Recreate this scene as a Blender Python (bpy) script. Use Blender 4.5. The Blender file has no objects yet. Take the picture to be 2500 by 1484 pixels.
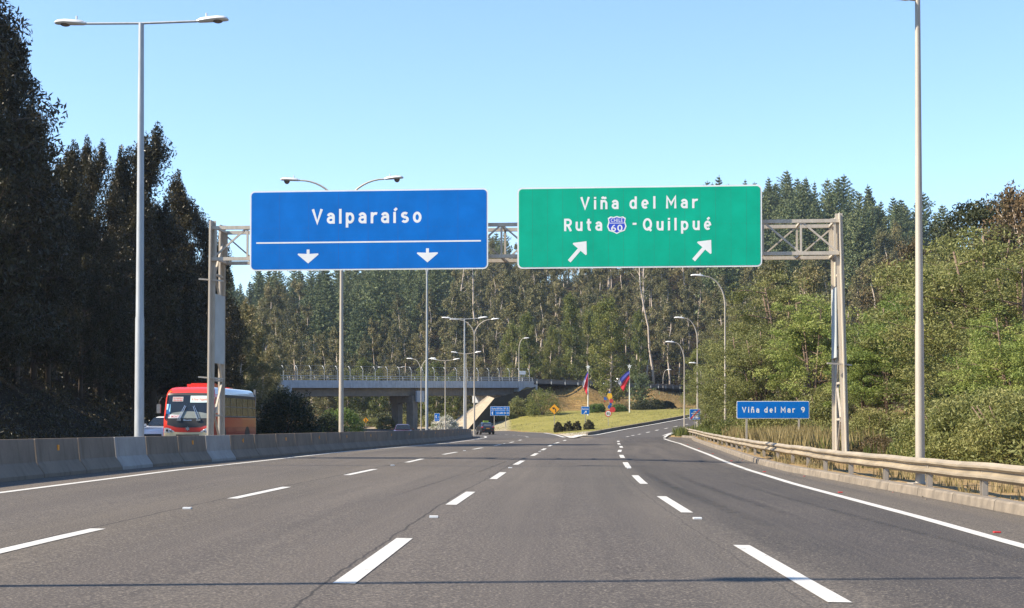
import bpy, math, random
import numpy as np
from mathutils import Vector, Matrix
C = bpy.context.scene.collection
S = bpy.context.scene
rnd = random.Random(7)
R = math.radians
# ------------------------------------------------------------------ camera, sky, sun, exposure
F, HC, YH, PP = 3750.0, 1.19, 1043.0, 78.0      # focal length in picture units of a 2500 wide frame, eye height, horizon row, pitch
TH = math.atan(PP / F)
cd = bpy.data.cameras.new('camera'); cam = bpy.data.objects.new('camera', cd); C.objects.link(cam)
cd.sensor_width = 36; cd.lens = 36 * F / 2500; cd.shift_y = (YH - PP - 742.2) / 2500
cd.clip_start = .1; cd.clip_end = 5000
cam.location = (0, 0, HC); cam.rotation_euler = (math.pi / 2 + TH, 0, 0)
S.camera = cam
SUN_EL, SUN_AZ = 39.5, (-1.0, -0.22)            # elevation, horizontal direction towards the sun
w = bpy.data.worlds.new('World'); S.world = w; w.use_nodes = True
wn = w.node_tree.nodes; wl = w.node_tree.links
sky = wn.new('ShaderNodeTexSky'); sky.sky_type = 'NISHITA'; sky.sun_disc = False
sky.sun_elevation = R(SUN_EL); sky.sun_rotation = math.atan2(SUN_AZ[0], SUN_AZ[1])
sky.air_density = 1.0; sky.dust_density = 0.0; sky.ozone_density = 4.6; sky.altitude = 100
wl.new(sky.outputs[0], wn['Background'].inputs[0]); wn['Background'].inputs[1].default_value = .12
sd = bpy.data.lights.new('sun', 'SUN'); sd.energy = 5.0; sd.angle = R(.53); sd.color = (1, .88, .70)
so = bpy.data.objects.new('sun', sd); C.objects.link(so)
sv = Vector((SUN_AZ[0], SUN_AZ[1], 0)).normalized() * math.cos(R(SUN_EL)) + Vector((0, 0, math.sin(R(SUN_EL))))
so.rotation_euler = sv.to_track_quat('Z', 'Y').to_euler()
S.view_settings.view_transform = 'Standard'; S.view_settings.look = 'None'
S.view_settings.exposure = 1.15; S.view_settings.gamma = 1
S.render.engine = 'CYCLES'
S.cycles.max_bounces = 6; S.cycles.diffuse_bounces = 3; S.cycles.transparent_max_bounces = 12
S.cycles.use_denoising = True
S.cycles.sample_clamp_indirect = 4

# ------------------------------------------------------------------ helpers
def ss(a, b, x):
    t = np.clip((np.asarray(x, float) - a) / (b - a), 0, 1); return t * t * (3 - 2 * t)
def ray(px, py):
    c, s = math.cos(TH), math.sin(TH); u = (px - 1250) / F; v = (YH - PP - py) / F; d = c - v * s
    return u / d, (s + v * c) / d
def at(px, py, Y):
    a, b = ray(px, py); return Vector((a * Y, Y, HC + b * Y))
ROWS = [
 (-200, [(-400,40),(-60,14),(-30,5),(-23,.4),(-21,.17),(-12,.17),(11,-.154),(14,.1),(22,1.0),(40,4),(80,12),(400,45)]),
 (35, [(-400,40),(-60,14),(-30,4.5),(-23,.4),(-21,.17),(-12,.17),(11,-.154),(14,.1),(22,1.0),(40,4),(80,12),(400,45)]),
 (50, [(-400,40),(-60,14),(-30,4.5),(-23,.4),(-21,.17),(-12,.15),(-3.5,.09),(0,.06),(4,.05),(8,-.06),(11,-.1),(14,.15),(22,1.0),(40,4),(80,12),(400,45)]),
 (66, [(-400,40),(-60,14),(-30,4.5),(-23,.4),(-21,.2),(-12,.18),(-3,.14),(0,.13),(5,.1),(10,0),(12,0.02),(15,.3),(24,1.2),(40,4),(80,12),(400,45)]),
 (84, [(-400,40),(-60,14),(-30,5),(-23,.4),(-21,.2),(-12,.2),(-2,.17),(1.5,.18),(6,.16),(11,.08),(13,.15),(16,.4),(26,1.5),(42,4.5),(80,12),(400,46)]),
 (108, [(-400,40),(-60,14),(-30,4),(-23,.5),(-20,.2),(-12,.2),(-6,.22),(-1,.25),(3.5,.26),(8,.25),(13,.2),(15,.3),(19,.6),(28,2),(44,5),(80,12),(400,48)]),
 (125, [(-400,40),(-60,13),(-32,4),(-23,.5),(-19,.06),(-12,.05),(-7,.06),(-3.6,.27),(0,.27),(4.7,.36),(10,.37),(14.5,.4),(18,.6),(28,2.2),(46,6),(80,12),(400,50)]),
 (140, [(-400,40),(-70,13),(-36,4),(-23,.5),(-18,.05),(-12,.0),(-6,.02),(-3.5,.22),(0,.23),(4.7,.42),(7.4,.42),(11.2,.59),(15,.63),(18,.7),(28,2.5),(48,7),(80,13),(400,50)]),
 (150, [(-400,40),(-80,15),(-40,4.5),(-22,.5),(-18,.08),(-12,.03),(-6,.05),(-3.5,.22),(0,.22),(5,.47),(8,.7),(10.4,.83),(17,.87),(20,1.0),(30,2.8),(60,10),(400,52)]),
 (165, [(-400,42),(-80,15),(-40,4),(-24,.5),(-12,.12),(-6,.15),(-3.5,.25),(0,.25),(4.5,.5),(8.7,.85),(15.4,1.5),(21.2,1.32),(25,1.6),(32,3.5),(60,11),(400,55)]),
 (180, [(-400,44),(-80,15),(-40,3.5),(-26,.6),(-12,.33),(-4,.3),(0,.35),(4,.58),(9.5,1.1),(16.8,1.95),(20.9,2.3),(26,2.0),(30,2.6),(36,4.5),(60,11),(400,55)]),
 (195, [(-400,46),(-80,15),(-45,4),(-30,.8),(-14,.45),(-4,.35),(1.35,.57),(5,.85),(7.8,1.25),(18.2,2.5),(24,3),(30,3.4),(40,6),(70,14),(400,60)]),
 (205, [(-400,46),(-80,15),(-45,5),(-32,.9),(-14,.6),(-3,.62),(1,1.2),(5.5,1.9),(11,2.2),(19,3.0),(26,3.5),(34,4.2),(45,8),(75,16),(400,62)]),
 (215, [(-400,50),(-80,15),(-45,5.5),(-32,1),(-14,.75),(-4,.9),(3,1.9),(12,2.9),(20,3.4),(28,4.0),(36,5),(50,10),(80,18),(400,64)]),
 (230, [(-400,52),(-80,16),(-50,8),(-34,1.4),(-14,1.0),(-8,1.0),(-3,2.4),(2,3.5),(8,3.6),(20,3.7),(30,4.1),(38,6),(55,12),(90,21),(400,68)]),
 (238, [(-400,52),(-80,16),(-50,8),(-34,1.5),(-14,1.1),(-9,1.1),(-3,5),(1,7.6),(2.5,7.6),(9,4.1),(20,3.85),(30,4.1),(38,6),(55,12),(90,21),(400,68)]),
 (252, [(-400,54),(-80,18),(-50,9),(-36,2),(-14,1.2),(-9,1.3),(-2,6),(2,8),(12,8.0),(20,4.2),(30,4.2),(40,6.5),(60,13),(100,24),(400,70)]),
 (275, [(-400,60),(-90,24),(-50,9),(-30,2.6),(-12,1.9),(-4,4),(8,8.2),(24.5,8.3),(33,4.8),(40,6),(50,9),(100,26),(400,72)]),
 (300, [(-400,68),(-90,28),(-50,11),(-30,5),(-10,5.5),(10,9),(24,9),(36,8.6),(46,6.5),(55,9),(100,28),(400,76)]),
 (318, [(-400,70),(-90,30),(-50,13),(-30,8),(-10,8),(4,10.5),(18,9.0),(46,8.7),(54,7.5),(64,10),(100,30),(400,78)]),
 (360, [(-400,80),(-120,34),(-65,15),(-30,16),(0,21),(30,24),(60,30),(82,35),(100,35),(400,80)]),
 (420, [(-400,90),(-130,38),(-76,23),(-35,29),(0,35),(40,46),(73,52),(95,46),(110,39),(130,32),(400,60)]),
 (500, [(-400,60),(-90,30),(-45,38),(0,46),(45,52),(85,52),(110,44),(400,70)]),
 (700, [(-400,20),(0,30),(400,40)]),
 (1500, [(-400,0),(0,0),(400,0)]),
]
RY = np.array([r[0] for r in ROWS], float)
def gzv(X, Y):
    X = np.asarray(X, float).ravel(); Y = np.asarray(Y, float).ravel()
    out = np.zeros_like(X); k = np.clip(np.searchsorted(RY, Y) - 1, 0, len(RY) - 2)
    for i in range(len(RY) - 1):
        m = k == i
        if not m.any(): continue
        a = np.interp(X[m], *zip(*ROWS[i][1])); b = np.interp(X[m], *zip(*ROWS[i + 1][1]))
        t = np.clip((Y[m] - RY[i]) / (RY[i + 1] - RY[i]), 0, 1); out[m] = a * (1 - t) + b * t
    return out
def gz(X, Y): return float(gzv([X], [Y])[0])
def grd(px, py):
    a, b = ray(px, py); Y = np.arange(3, 400, .1); k = np.nonzero(HC + b * Y < gzv(a * Y, Y))[0]
    y = Y[k[0]] if len(k) else 399.; return a * y, y

def tag(o, label=None, cat=None, group=None, kind=None):
    for k, v in (('label', label), ('category', cat), ('group', group), ('kind', kind)):
        if v: o[k] = v
    return o
def empty(name, loc=(0, 0, 0), rz=0.0, label=None, cat=None, group=None):
    o = bpy.data.objects.new(name, None); C.objects.link(o); o.location = loc; o.rotation_euler = (0, 0, rz)
    o.empty_display_size = .3
    return tag(o, label, cat, group)
def link(name, me, parent=None):
    o = bpy.data.objects.new(name, me); C.objects.link(o)
    if parent: o.parent = parent
    return o
def copy_tree(o, parent=None):
    c = o.copy(); C.objects.link(c)
    if parent: c.parent = parent
    for ch in o.children: copy_tree(ch, c)
    return c
def np_mesh(name, V, Q, mats, mi=None, attr=None, smooth=False):
    me = bpy.data.meshes.new(name); V = np.asarray(V, np.float32); Q = np.asarray(Q, np.int32); n = Q.shape[1]
    me.vertices.add(len(V)); me.vertices.foreach_set('co', V.ravel())
    me.loops.add(Q.size); me.loops.foreach_set('vertex_index', Q.ravel())
    me.polygons.add(len(Q)); me.polygons.foreach_set('loop_start', np.arange(len(Q), dtype=np.int32) * n)
    me.polygons.foreach_set('loop_total', np.full(len(Q), n, np.int32))
    for m in (mats if isinstance(mats, (list, tuple)) else [mats]): me.materials.append(m)
    if mi is not None: me.polygons.foreach_set('material_index', np.asarray(mi, np.int32))
    me.polygons.foreach_set('use_smooth', np.full(len(Q), smooth))
    for k, v in (attr or {}).items():
        a = me.attributes.new(k, 'FLOAT', 'POINT'); a.data.foreach_set('value', np.asarray(v, np.float32))
    me.update(); me.validate(); return me
class MB:
    def __init__(s): s.v = []; s.f = []; s.m = []
    def add(s, vs, fs, m=0):
        b = len(s.v); s.v += [tuple(v) for v in vs]; s.f += [tuple(b + i for i in f) for f in fs]; s.m += [m] * len(fs); return s
    def box(s, c, d, m=0, rz=0, M=None):
        x, y, z = (q / 2 for q in d); P = [Vector((a * x, b * y, e * z)) for e in (-1, 1) for b in (-1, 1) for a in (-1, 1)]
        Rm = M if M is not None else Matrix.Rotation(rz, 3, 'Z')
        return s.add([Vector(c) + Rm @ p for p in P], [(0,2,3,1),(4,5,7,6),(0,1,5,4),(2,6,7,3),(0,4,6,2),(1,3,7,5)], m)
    def bar(s, a, b, wx, wy, m=0):                    # rectangular bar from a to b
        a, b = Vector(a), Vector(b); d = (b - a); L = d.length
        Rm = d.to_track_quat('Z', 'Y').to_matrix()
        return s.box((a + b) / 2, (wx, wy, L), m, M=Rm)
    def tube(s, pts, rs, n=8, m=0, caps=True):
        pts = [Vector(p) for p in pts]; rs = rs if isinstance(rs, (list, tuple)) else [rs] * len(pts); V = []; Fc = []
        up = None
        for i, p in enumerate(pts):
            d = (pts[min(i + 1, len(pts) - 1)] - pts[max(i - 1, 0)]).normalized()
            if up is None: up = Vector((1, 0, 0)) if abs(d.x) < .8 else Vector((0, 1, 0))
            e1 = (up - d * up.dot(d)).normalized(); e2 = d.cross(e1); up = e1
            V += [p + (e1 * math.cos(2 * math.pi * k / n) + e2 * math.sin(2 * math.pi * k / n)) * rs[i] for k in range(n)]
        for i in range(len(pts) - 1):
            Fc += [(i * n + k, i * n + (k + 1) % n, (i + 1) * n + (k + 1) % n, (i + 1) * n + k) for k in range(n)]
        if caps: Fc += [tuple(range(n))[::-1], tuple((len(pts) - 1) * n + k for k in range(n))]
        return s.add(V, Fc, m)
    def prism(s, poly, t, y0=0, m=0, fn=None):        # polygon in x,z extruded along +y from y0 by t
        fn = fn or (lambda x, y, z: (x, y, z)); n = len(poly)
        V = [fn(x, y0, z) for x, z in poly] + [fn(x, y0 + t, z) for x, z in poly]
        return s.add(V, [tuple(range(n)), tuple(range(2 * n - 1, n - 1, -1))] + [(i, i + n, (i + 1) % n + n, (i + 1) % n) for i in range(n)], m)
    def loft(s, rings, m=0, closed=True, caps=True):
        n = len(rings[0]); V = [p for r in rings for p in r]; Fc = []
        for i in range(len(rings) - 1):
            for k in range(n if closed else n - 1):
                Fc.append((i * n + k, i * n + (k + 1) % n, (i + 1) * n + (k + 1) % n, (i + 1) * n + k))
        if caps and closed: Fc += [tuple(range(n))[::-1], tuple((len(rings) - 1) * n + k for k in range(n))]
        return s.add(V, Fc, m)
    def ball(s, c, r, n=10, m=0, lo=-1.0):
        rings = []
        for i in range(n + 1):
            t = -math.pi / 2 + math.pi * i / n
            if math.sin(t) < lo - .01: continue
            rings.append([(c[0] + r[0] * max(.02, math.cos(t)) * math.cos(2 * math.pi * k / (2 * n)), c[1] + r[1] * max(.02, math.cos(t)) * math.sin(2 * math.pi * k / (2 * n)), c[2] + r[2] * math.sin(t)) for k in range(2 * n)])
        return s.loft(rings, m)
    def build(s, name, mats, parent=None, smooth=False, loc=None):
        me = bpy.data.meshes.new(name); me.from_pydata(s.v, [], s.f)
        for q in (mats if isinstance(mats, (list, tuple)) else [mats]): me.materials.append(q)
        for p, q in zip(me.polygons, s.m): p.material_index = q
        if smooth:
            me.polygons.foreach_set('use_smooth', [True] * len(me.polygons))
            try: me.set_sharp_from_angle(angle=R(40))
            except Exception: pass
        me.update(); o = link(name, me, parent)
        if loc is not None: o.location = loc
        return o

# ------------------------------------------------------------------ materials
def nmat(name):
    m = bpy.data.materials.new(name); m.use_nodes = True; t = m.node_tree
    return m, t, t.nodes['Principled BSDF'], t.nodes.new, t.links.new
def rgb(h): return tuple(((int(h[i:i + 2], 16) / 255 + .055) / 1.055) ** 2.4 for i in (0, 2, 4))
def mixc(t, fac, a, b, mode='MIX'):
    n = t.nodes.new('ShaderNodeMix'); n.data_type = 'RGBA'; n.blend_type = mode
    for sock, val in ((n.inputs[0], fac), (n.inputs[6], a), (n.inputs[7], b)):
        if hasattr(val, 'is_output'): t.links.new(val, sock)
        else: sock.default_value = val if isinstance(val, float) else (*val[:3], 1)
    return n.outputs[2]
def noise(t, scale, detail=4, rough=.55, vec=None, coord='Object', stretch=None):
    n = t.nodes.new('ShaderNodeTexNoise'); n.inputs['Scale'].default_value = scale; n.inputs['Detail'].default_value = detail; n.inputs['Roughness'].default_value = rough
    if vec is None:
        vec = t.nodes.new('ShaderNodeTexCoord').outputs[coord]
    if stretch:
        mp = t.nodes.new('ShaderNodeMapping'); mp.inputs['Scale'].default_value = stretch; t.links.new(vec, mp.inputs[0]); vec = mp.outputs[0]
    t.links.new(vec, n.inputs['Vector']); return n.outputs[0]
def ramp(t, fac, stops):
    n = t.nodes.new('ShaderNodeValToRGB'); t.links.new(fac, n.inputs[0]); e = n.color_ramp.elements
    while len(e) < len(stops): e.new(.5)
    for q, (p, c) in zip(e, stops): q.position = p; q.color = (*c[:3], 1) if isinstance(c, tuple) else (c, c, c, 1)
    return n.outputs[0]
def mth(t, op, a, b=None):
    n = t.nodes.new('ShaderNodeMath'); n.operation = op
    for i, q in enumerate((a, b)):
        if q is None: continue
        if hasattr(q, 'is_output'): t.links.new(q, n.inputs[i])
        else: n.inputs[i].default_value = q
    return n.outputs[0]
def attr(t, name):
    n = t.nodes.new('ShaderNodeAttribute'); n.attribute_name = name; return n.outputs['Fac']
def bump(t, h, strength, dist=.02):
    n = t.nodes.new('ShaderNodeBump'); n.inputs['Strength'].default_value = strength; n.inputs['Distance'].default_value = dist
    t.links.new(h, n.inputs['Height']); return n.outputs[0]
def solid(name, col, rough=.5, metal=0.0, var=.12, scale=3.0, coat=0.0, bmp=0.0, coord='Object', stretch=None, spec=None):
    m, t, b, N, L = nmat(name); col = rgb(col) if isinstance(col, str) else col
    n = noise(t, scale, 5, .6, coord=coord, stretch=stretch)
    n2 = ramp(t, n, [(.3, 0.0), (.7, 1.0)])
    L(mixc(t, n2, tuple(c * (1 - var) for c in col), tuple(min(1, c * (1 + var)) for c in col)), b.inputs['Base Color'])
    b.inputs['Roughness'].default_value = rough; b.inputs['Metallic'].default_value = metal; b.inputs['Coat Weight'].default_value = coat
    if spec is not None: b.inputs['Specular IOR Level'].default_value = spec
    if bmp: L(bump(t, n, bmp), b.inputs['Normal'])
    return m
def glassy(name, col=(.012, .015, .017), rough=.06):
    m, t, b, N, L = nmat(name); b.inputs['Base Color'].default_value = (*col, 1); b.inputs['Roughness'].default_value = rough
    b.inputs['Specular IOR Level'].default_value = .7; return m
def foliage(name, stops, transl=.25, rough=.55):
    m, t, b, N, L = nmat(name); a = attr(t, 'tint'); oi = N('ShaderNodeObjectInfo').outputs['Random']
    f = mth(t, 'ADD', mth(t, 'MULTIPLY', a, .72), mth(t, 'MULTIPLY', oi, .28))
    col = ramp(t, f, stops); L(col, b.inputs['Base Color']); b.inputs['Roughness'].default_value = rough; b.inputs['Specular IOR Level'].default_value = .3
    tr = N('ShaderNodeBsdfTranslucent'); L(mixc(t, .5, col, (.25, .3, .05), 'MIX') if transl > .3 else col, tr.inputs[0])
    mx = N('ShaderNodeMixShader'); mx.inputs[0].default_value = transl; L(b.outputs[0], mx.inputs[1]); L(tr.outputs[0], mx.inputs[2])
    L(mx.outputs[0], t.nodes['Material Output'].inputs[0]); return m

M = {}
M['white_paint'] = solid('white_paint', (.72, .72, .68), .6, var=.08)
M['sign_white'] = solid('sign_white', (.74, .75, .73), .5, var=.05, scale=2)
M['sign_blue'] = solid('sign_blue', (.0005, .14, .50), .6, var=.12, scale=1.0, spec=.12)
M['sign_green'] = solid('sign_green', (.001, .37, .23), .6, var=.12, scale=1.0, spec=.12)
M['sign_yellow'] = solid('sign_yellow', (.82, .36, .005), .5, var=.06)
M['sign_red'] = solid('sign_red', (.62, .03, .03), .5, var=.06)
M['black'] = solid('black', (.012, .012, .013), .5)
M['shield_blue'] = solid('shield_blue', (.02, .06, .5), .45, var=.05)
M['sign_back'] = solid('sign_back', (.4, .41, .42), .5, .4)
M['galv'] = solid('galvanised_steel', (.36, .38, .39), .5, .3, var=.14, scale=1.5, stretch=(6, 6, 1))
M['galv_warm'] = solid('dusty_galvanised_steel', (.38, .34, .28), .55, .15, var=.12, scale=1.2, stretch=(6, 6, 1))
M['gantry'] = solid('grey_gantry_paint', (.46, .41, .34), .6, .1, var=.16, scale=2.2, stretch=(3, 3, .6))
M['gantry_panel'] = solid('grey_panel', (.42, .45, .45), .6, .1, var=.1, scale=1.5)
M['lamp_grey'] = solid('lamp_grey', (.62, .63, .62), .45, .1, var=.08)
M['lamp_glass'] = glassy('lamp_glass', (.12, .09, .07), .15)
M['rail'] = solid('dusty_guardrail_steel', (.30, .25, .18), .6, .15, var=.28, scale=1.6, stretch=(1, .6, 2.5))
M['rail_dark'] = solid('weathered_guardrail_steel', (.2, .2, .2), .5, .3)
M['post'] = solid('guardrail_post_steel', (.36, .32, .27), .6, .2, var=.15)
M['rubber'] = solid('rubber', (.015, .015, .016), .8)
M['rim'] = solid('wheel_rim', (.35, .36, .37), .35, .7)
M['chrome'] = solid('chrome', (.6, .6, .6), .2, .9)
M['glass_dark'] = glassy('dark_glass')
M['headlamp'] = glassy('headlamp_glass', (.55, .56, .55), .1)
M['tail_red'] = solid('tail_lamp_red', (.4, .01, .01), .25, coat=.5)
M['amber'] = solid('amber_reflector', (.75, .28, .01), .4, var=.05)
M['trunk'] = solid('dark_bark', (.10, .075, .055), .9, var=.35, scale=2, bmp=.4, stretch=(3, 3, .5))
M['trunk_pale'] = solid('pale_eucalyptus_bark', (.47, .39, .32), .85, var=.35, scale=1.2, stretch=(3, 3, .4))
M['trunk_brown'] = solid('brown_bark', (.16, .11, .08), .9, var=.3, scale=2, stretch=(3, 3, .5))
M['kerb'] = solid('kerb_concrete', (.185, .155, .12), .9, var=.35, scale=2.5, bmp=.3)

def concrete(name, col, stain=(.08, .075, .07), amount=.5, streak=True):
    m, t, b, N, L = nmat(name)
    n1 = noise(t, 1.4, 6, .62); n2 = noise(t, 3.2, 5, .6, stretch=(1, 1, .16)); n3 = noise(t, 38, 3, .6)
    c = mixc(t, ramp(t, n1, [(.3, 0.0), (.75, 1.0)]), tuple(q * .78 for q in col), tuple(q * 1.15 for q in col))
    c = mixc(t, mth(t, 'MULTIPLY', ramp(t, n2, [(.5, 0.0), (.72, 1.0)]), amount), c, stain)
    c = mixc(t, .25, c, mixc(t, n3, tuple(q * .5 for q in col), tuple(q * 1.5 for q in col)))
    L(c, b.inputs['Base Color']); b.inputs['Roughness'].default_value = .9; b.inputs['Specular IOR Level'].default_value = .2
    L(bump(t, n3, .25, .01), b.inputs['Normal']); return m
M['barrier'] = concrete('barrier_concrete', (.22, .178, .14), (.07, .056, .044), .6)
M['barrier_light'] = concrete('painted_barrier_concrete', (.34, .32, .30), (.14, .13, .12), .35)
M['bridge'] = concrete('bridge_concrete', (.40, .43, .47), (.12, .12, .13), .6)
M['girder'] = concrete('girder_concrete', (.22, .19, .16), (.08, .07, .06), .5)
M['spill'] = concrete('sunny_slope_concrete', (.37, .31, .225), (.13, .10, .06), .8)

def asphalt_mat():
    m, t, b, N, L = nmat('asphalt')
    s = attr(t, 'lane'); al = attr(t, 'along')
    cb = N('ShaderNodeCombineXYZ'); L(s, cb.inputs[0]); L(al, cb.inputs[1]); v = cb.outputs[0]
    wide = noise(t, 1.0, 4, .6, vec=v, stretch=(3.2, .025, 1))              # long streaks that follow the lanes
    fine = noise(t, 1.0, 3, .6, vec=v, stretch=(26, .05, 1))
    patch = noise(t, .12, 4, .6)
    agg = noise(t, 42, 2, .75); agg2 = noise(t, 16, 3, .7)
    fr = mth(t, 'FRACT', s); dist = mth(t, 'ABSOLUTE', mth(t, 'SUBTRACT', fr, .5))
    tone = ramp(t, mth(t, 'DIVIDE', s, 6.0), [(0.0, rgb('71665a')), (.155, rgb('71665a')), (.18, rgb('5f5850')), (.34, rgb('625a50')), (.5, rgb('5d5650')), (.64, rgb('55504b')), (.685, rgb('353231')), (.82, rgb('373433')), (.85, rgb('675f54')), (1.0, rgb('6b6255'))])
    c = mixc(t, ramp(t, dist, [(.05, .55), (.32, 0.0)]), tone, mixc(t, .7, tone, rgb('454040')))   # oil darkened lane middles
    c = mixc(t, ramp(t, wide, [(.35, 0.0), (.7, .65)]), c, rgb('413d3b'))
    c = mixc(t, ramp(t, noise(t, 1.0, 3, .6, vec=v, stretch=(2.1, .02, 1)), [(.5, 0.0), (.75, .5)]), c, rgb('7a7166'))
    c = mixc(t, ramp(t, fine, [(.5, 0.0), (.8, .3)]), c, rgb('6e675f'))
    c = mixc(t, ramp(t, patch, [(.4, 0.0), (.7, .3)]), c, rgb('696159'))
    c = mixc(t, ramp(t, agg, [(.36, .8), (.5, 0.0)]), c, rgb('2f2c2a'))
    c = mixc(t, ramp(t, agg, [(.56, 0.0), (.68, .85)]), c, rgb('908779'))
    c = mixc(t, ramp(t, agg2, [(.4, .22), (.6, 0.0)]), c, rgb('3a3735'))
    wob = mth(t, 'MULTIPLY', mth(t, 'SUBTRACT', noise(t, 1.0, 6, .7, vec=v, stretch=(1, .55, 1)), .5), .06)
    for pos, wd, k in ((1.965, .006, .7), (2.955, .005, .7), (3.93, .004, .35)):     # paving seams, one of them cracked
        d = mth(t, 'ABSOLUTE', mth(t, 'ADD', mth(t, 'SUBTRACT', s, pos), wob))
        rr = N('ShaderNodeMapRange'); L(d, rr.inputs[0]); rr.inputs[1].default_value = wd * .4; rr.inputs[2].default_value = wd; rr.inputs[3].default_value = k; rr.inputs[4].default_value = 0
        c = mixc(t, rr.outputs[0], c, (.012, .012, .012))
    L(c, b.inputs['Base Color']); b.inputs['Roughness'].default_value = .88; b.inputs['Specular IOR Level'].default_value = .25
    L(bump(t, agg, .5, .008), b.inputs['Normal']); return m
M['asphalt'] = asphalt_mat()
def plain_asphalt():
    m, t, b, N, L = nmat('plain_asphalt'); n = noise(t, .35, 5, .6); g = noise(t, 40, 2, .7)
    c = mixc(t, n, rgb('484543'), rgb('5a5550')); c = mixc(t, ramp(t, g, [(.4, .5), (.55, 0.0)]), c, rgb('403d3b'))
    L(c, b.inputs['Base Color']); b.inputs['Roughness'].default_value = .9; b.inputs['Specular IOR Level'].default_value = .2; return m
M['asphalt_plain'] = plain_asphalt()
def paint_mat():
    m, t, b, N, L = nmat('road_paint'); n = noise(t, 14, 6, .75); n2 = noise(t, 1.1, 3, .6)
    c = mixc(t, n2, (.42, .405, .365), (.60, .585, .545)); L(c, b.inputs['Base Color']); b.inputs['Roughness'].default_value = .7
    tr = N('ShaderNodeBsdfTransparent'); mx = N('ShaderNodeMixShader'); L(ramp(t, n, [(.33, 0.0), (.40, 1.0)]), mx.inputs[0])
    L(tr.outputs[0], mx.inputs[1]); L(b.outputs[0], mx.inputs[2]); L(mx.outputs[0], t.nodes['Material Output'].inputs[0]); return m
M['paint'] = paint_mat()
def mark_mat():
    m, t, b, N, L = nmat('tyre_rubber_marks'); n = noise(t, 2.5, 5, .7); b.inputs['Base Color'].default_value = (.02, .019, .018, 1); b.inputs['Roughness'].default_value = .75
    a = attr(t, 'fade'); tr = N('ShaderNodeBsdfTransparent'); mx = N('ShaderNodeMixShader')
    L(mth(t, 'MULTIPLY', a, ramp(t, n, [(.35, .02), (.7, .42)])), mx.inputs[0]); L(tr.outputs[0], mx.inputs[1]); L(b.outputs[0], mx.inputs[2]); L(mx.outputs[0], t.nodes['Material Output'].inputs[0]); return m
M['marks'] = mark_mat()
def ground_mat():
    m, t, b, N, L = nmat('ground_soil')
    a, d, f, g = attr(t, 'lawn'), attr(t, 'dry'), attr(t, 'forest'), attr(t, 'gravel')
    n1 = noise(t, .22, 6, .65); n2 = noise(t, 1.6, 6, .7); n3 = noise(t, 11, 4, .7)
    soil = mixc(t, n2, rgb('8a7355'), rgb('b09a74')); soil = mixc(t, ramp(t, n3, [(.4, .6), (.6, 0.0)]), soil, rgb('665038'))
    lawn = mixc(t, ramp(t, n1, [(.35, 0.0), (.65, 1.0)]), rgb('77733c'), rgb('8f864e')); lawn = mixc(t, ramp(t, n2, [(.45, 0.0), (.7, .7)]), lawn, rgb('686832')); lawn = mixc(t, ramp(t, n3, [(.4, .45), (.6, 0.0)]), lawn, rgb('66642f'))
    dry = mixc(t, ramp(t, n2, [(.35, 0.0), (.65, 1.0)]), rgb('6f5836'), rgb('a98c58')); dry = mixc(t, ramp(t, n1, [(.5, 0.0), (.7, .6)]), dry, rgb('5f6034')); dry = mixc(t, ramp(t, n3, [(.38, .6), (.6, 0.0)]), dry, rgb('4a3a24'))
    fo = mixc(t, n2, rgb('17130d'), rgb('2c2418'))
    gr = mixc(t, n3, rgb('8d867a'), rgb('b5ac9b'))
    c = mixc(t, d, soil, dry); c = mixc(t, a, c, lawn); c = mixc(t, f, c, fo); c = mixc(t, g, c, gr)
    L(c, b.inputs['Base Color']); b.inputs['Roughness'].default_value = .95; b.inputs['Specular IOR Level'].default_value = .1
    L(bump(t, n3, .7, .05), b.inputs['Normal']); return m
M['ground'] = ground_mat()
# ------------------------------------------------------------------ road lines (x as a function of y, metres)
def line(pts): a = np.array(pts, float); return lambda y: np.interp(y, a[:, 1], a[:, 0])
TOE = line([(-8.6,-40),(-9.6,10),(-9.75,30),(-9.55,41),(-8.95,50),(-8.2,58),(-7.4,68),(-6.6,77),(-5.95,84),(-4.95,96),(-4.0,113),(-3.6,130),(-3.7,148),(-4.1,160)])
EDL = line([(-7.4,-40),(-8.1,10),(-8.35,25),(-8.35,38),(-7.8,52),(-7.0,66),(-5.4,81),(-3.95,96),(-2.9,113),(-2.5,125),(-2.4,135)])
LN1 = line([(-4.7,-40),(-4.65,10),(-4.61,15.4),(-4.41,24),(-4.23,29.5),(-3.93,35.5),(-3.68,40.6),(-3.36,46.9),(-3.05,53.9),(-2.64,61),(-1.98,70),(-.95,84.7),(-.13,96.4),(.55,109.6),(1.1,125),(1.36,135)])
LN2 = line([(-1.6,-40),(-1.27,11),(-1.13,16.2),(-.92,23.3),(-.72,28.8),(-.47,34),(-.22,39.9),(.06,45.9),(.33,51),(.77,58.5),(1.42,71),(2.02,83),(2.7,94.3),(3.7,107.7),(4.7,125)])
LN3 = line([(2.1,-40),(2.28,10.9),(2.38,16.5),(2.5,21.8),(2.66,27.8),(2.84,32.8),(3.1,39),(3.36,44.2),(3.62,49),(4,55.4),(4.75,68),(5.7,80),(6.7,97),(7.55,109),(8.7,120),(9.3,125)])
EDR = line([(4.6,-40),(5.2,10),(5.42,16.3),(5.73,21.5),(6.2,31.6),(6.85,44.4),(7.5,54),(8.33,65),(9.4,80),(10.57,96.7),(11.6,117),(12.6,125)])
KRB = line([(7.0,-40),(7.3,18),(7.55,25),(7.68,29),(7.78,33),(7.86,38),(7.86,44),(8.3,52),(8.78,58),(10.2,75),(11.9,97),(13.4,115),(13.9,119),(13.7,122),(13.1,125)])
MAIN_OUT = [(4.7,125),(4.72,150),(4.1,175),(1.35,195),(-2.8,205),(-8.6,214),(-20,222),(-40,226)]
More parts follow.
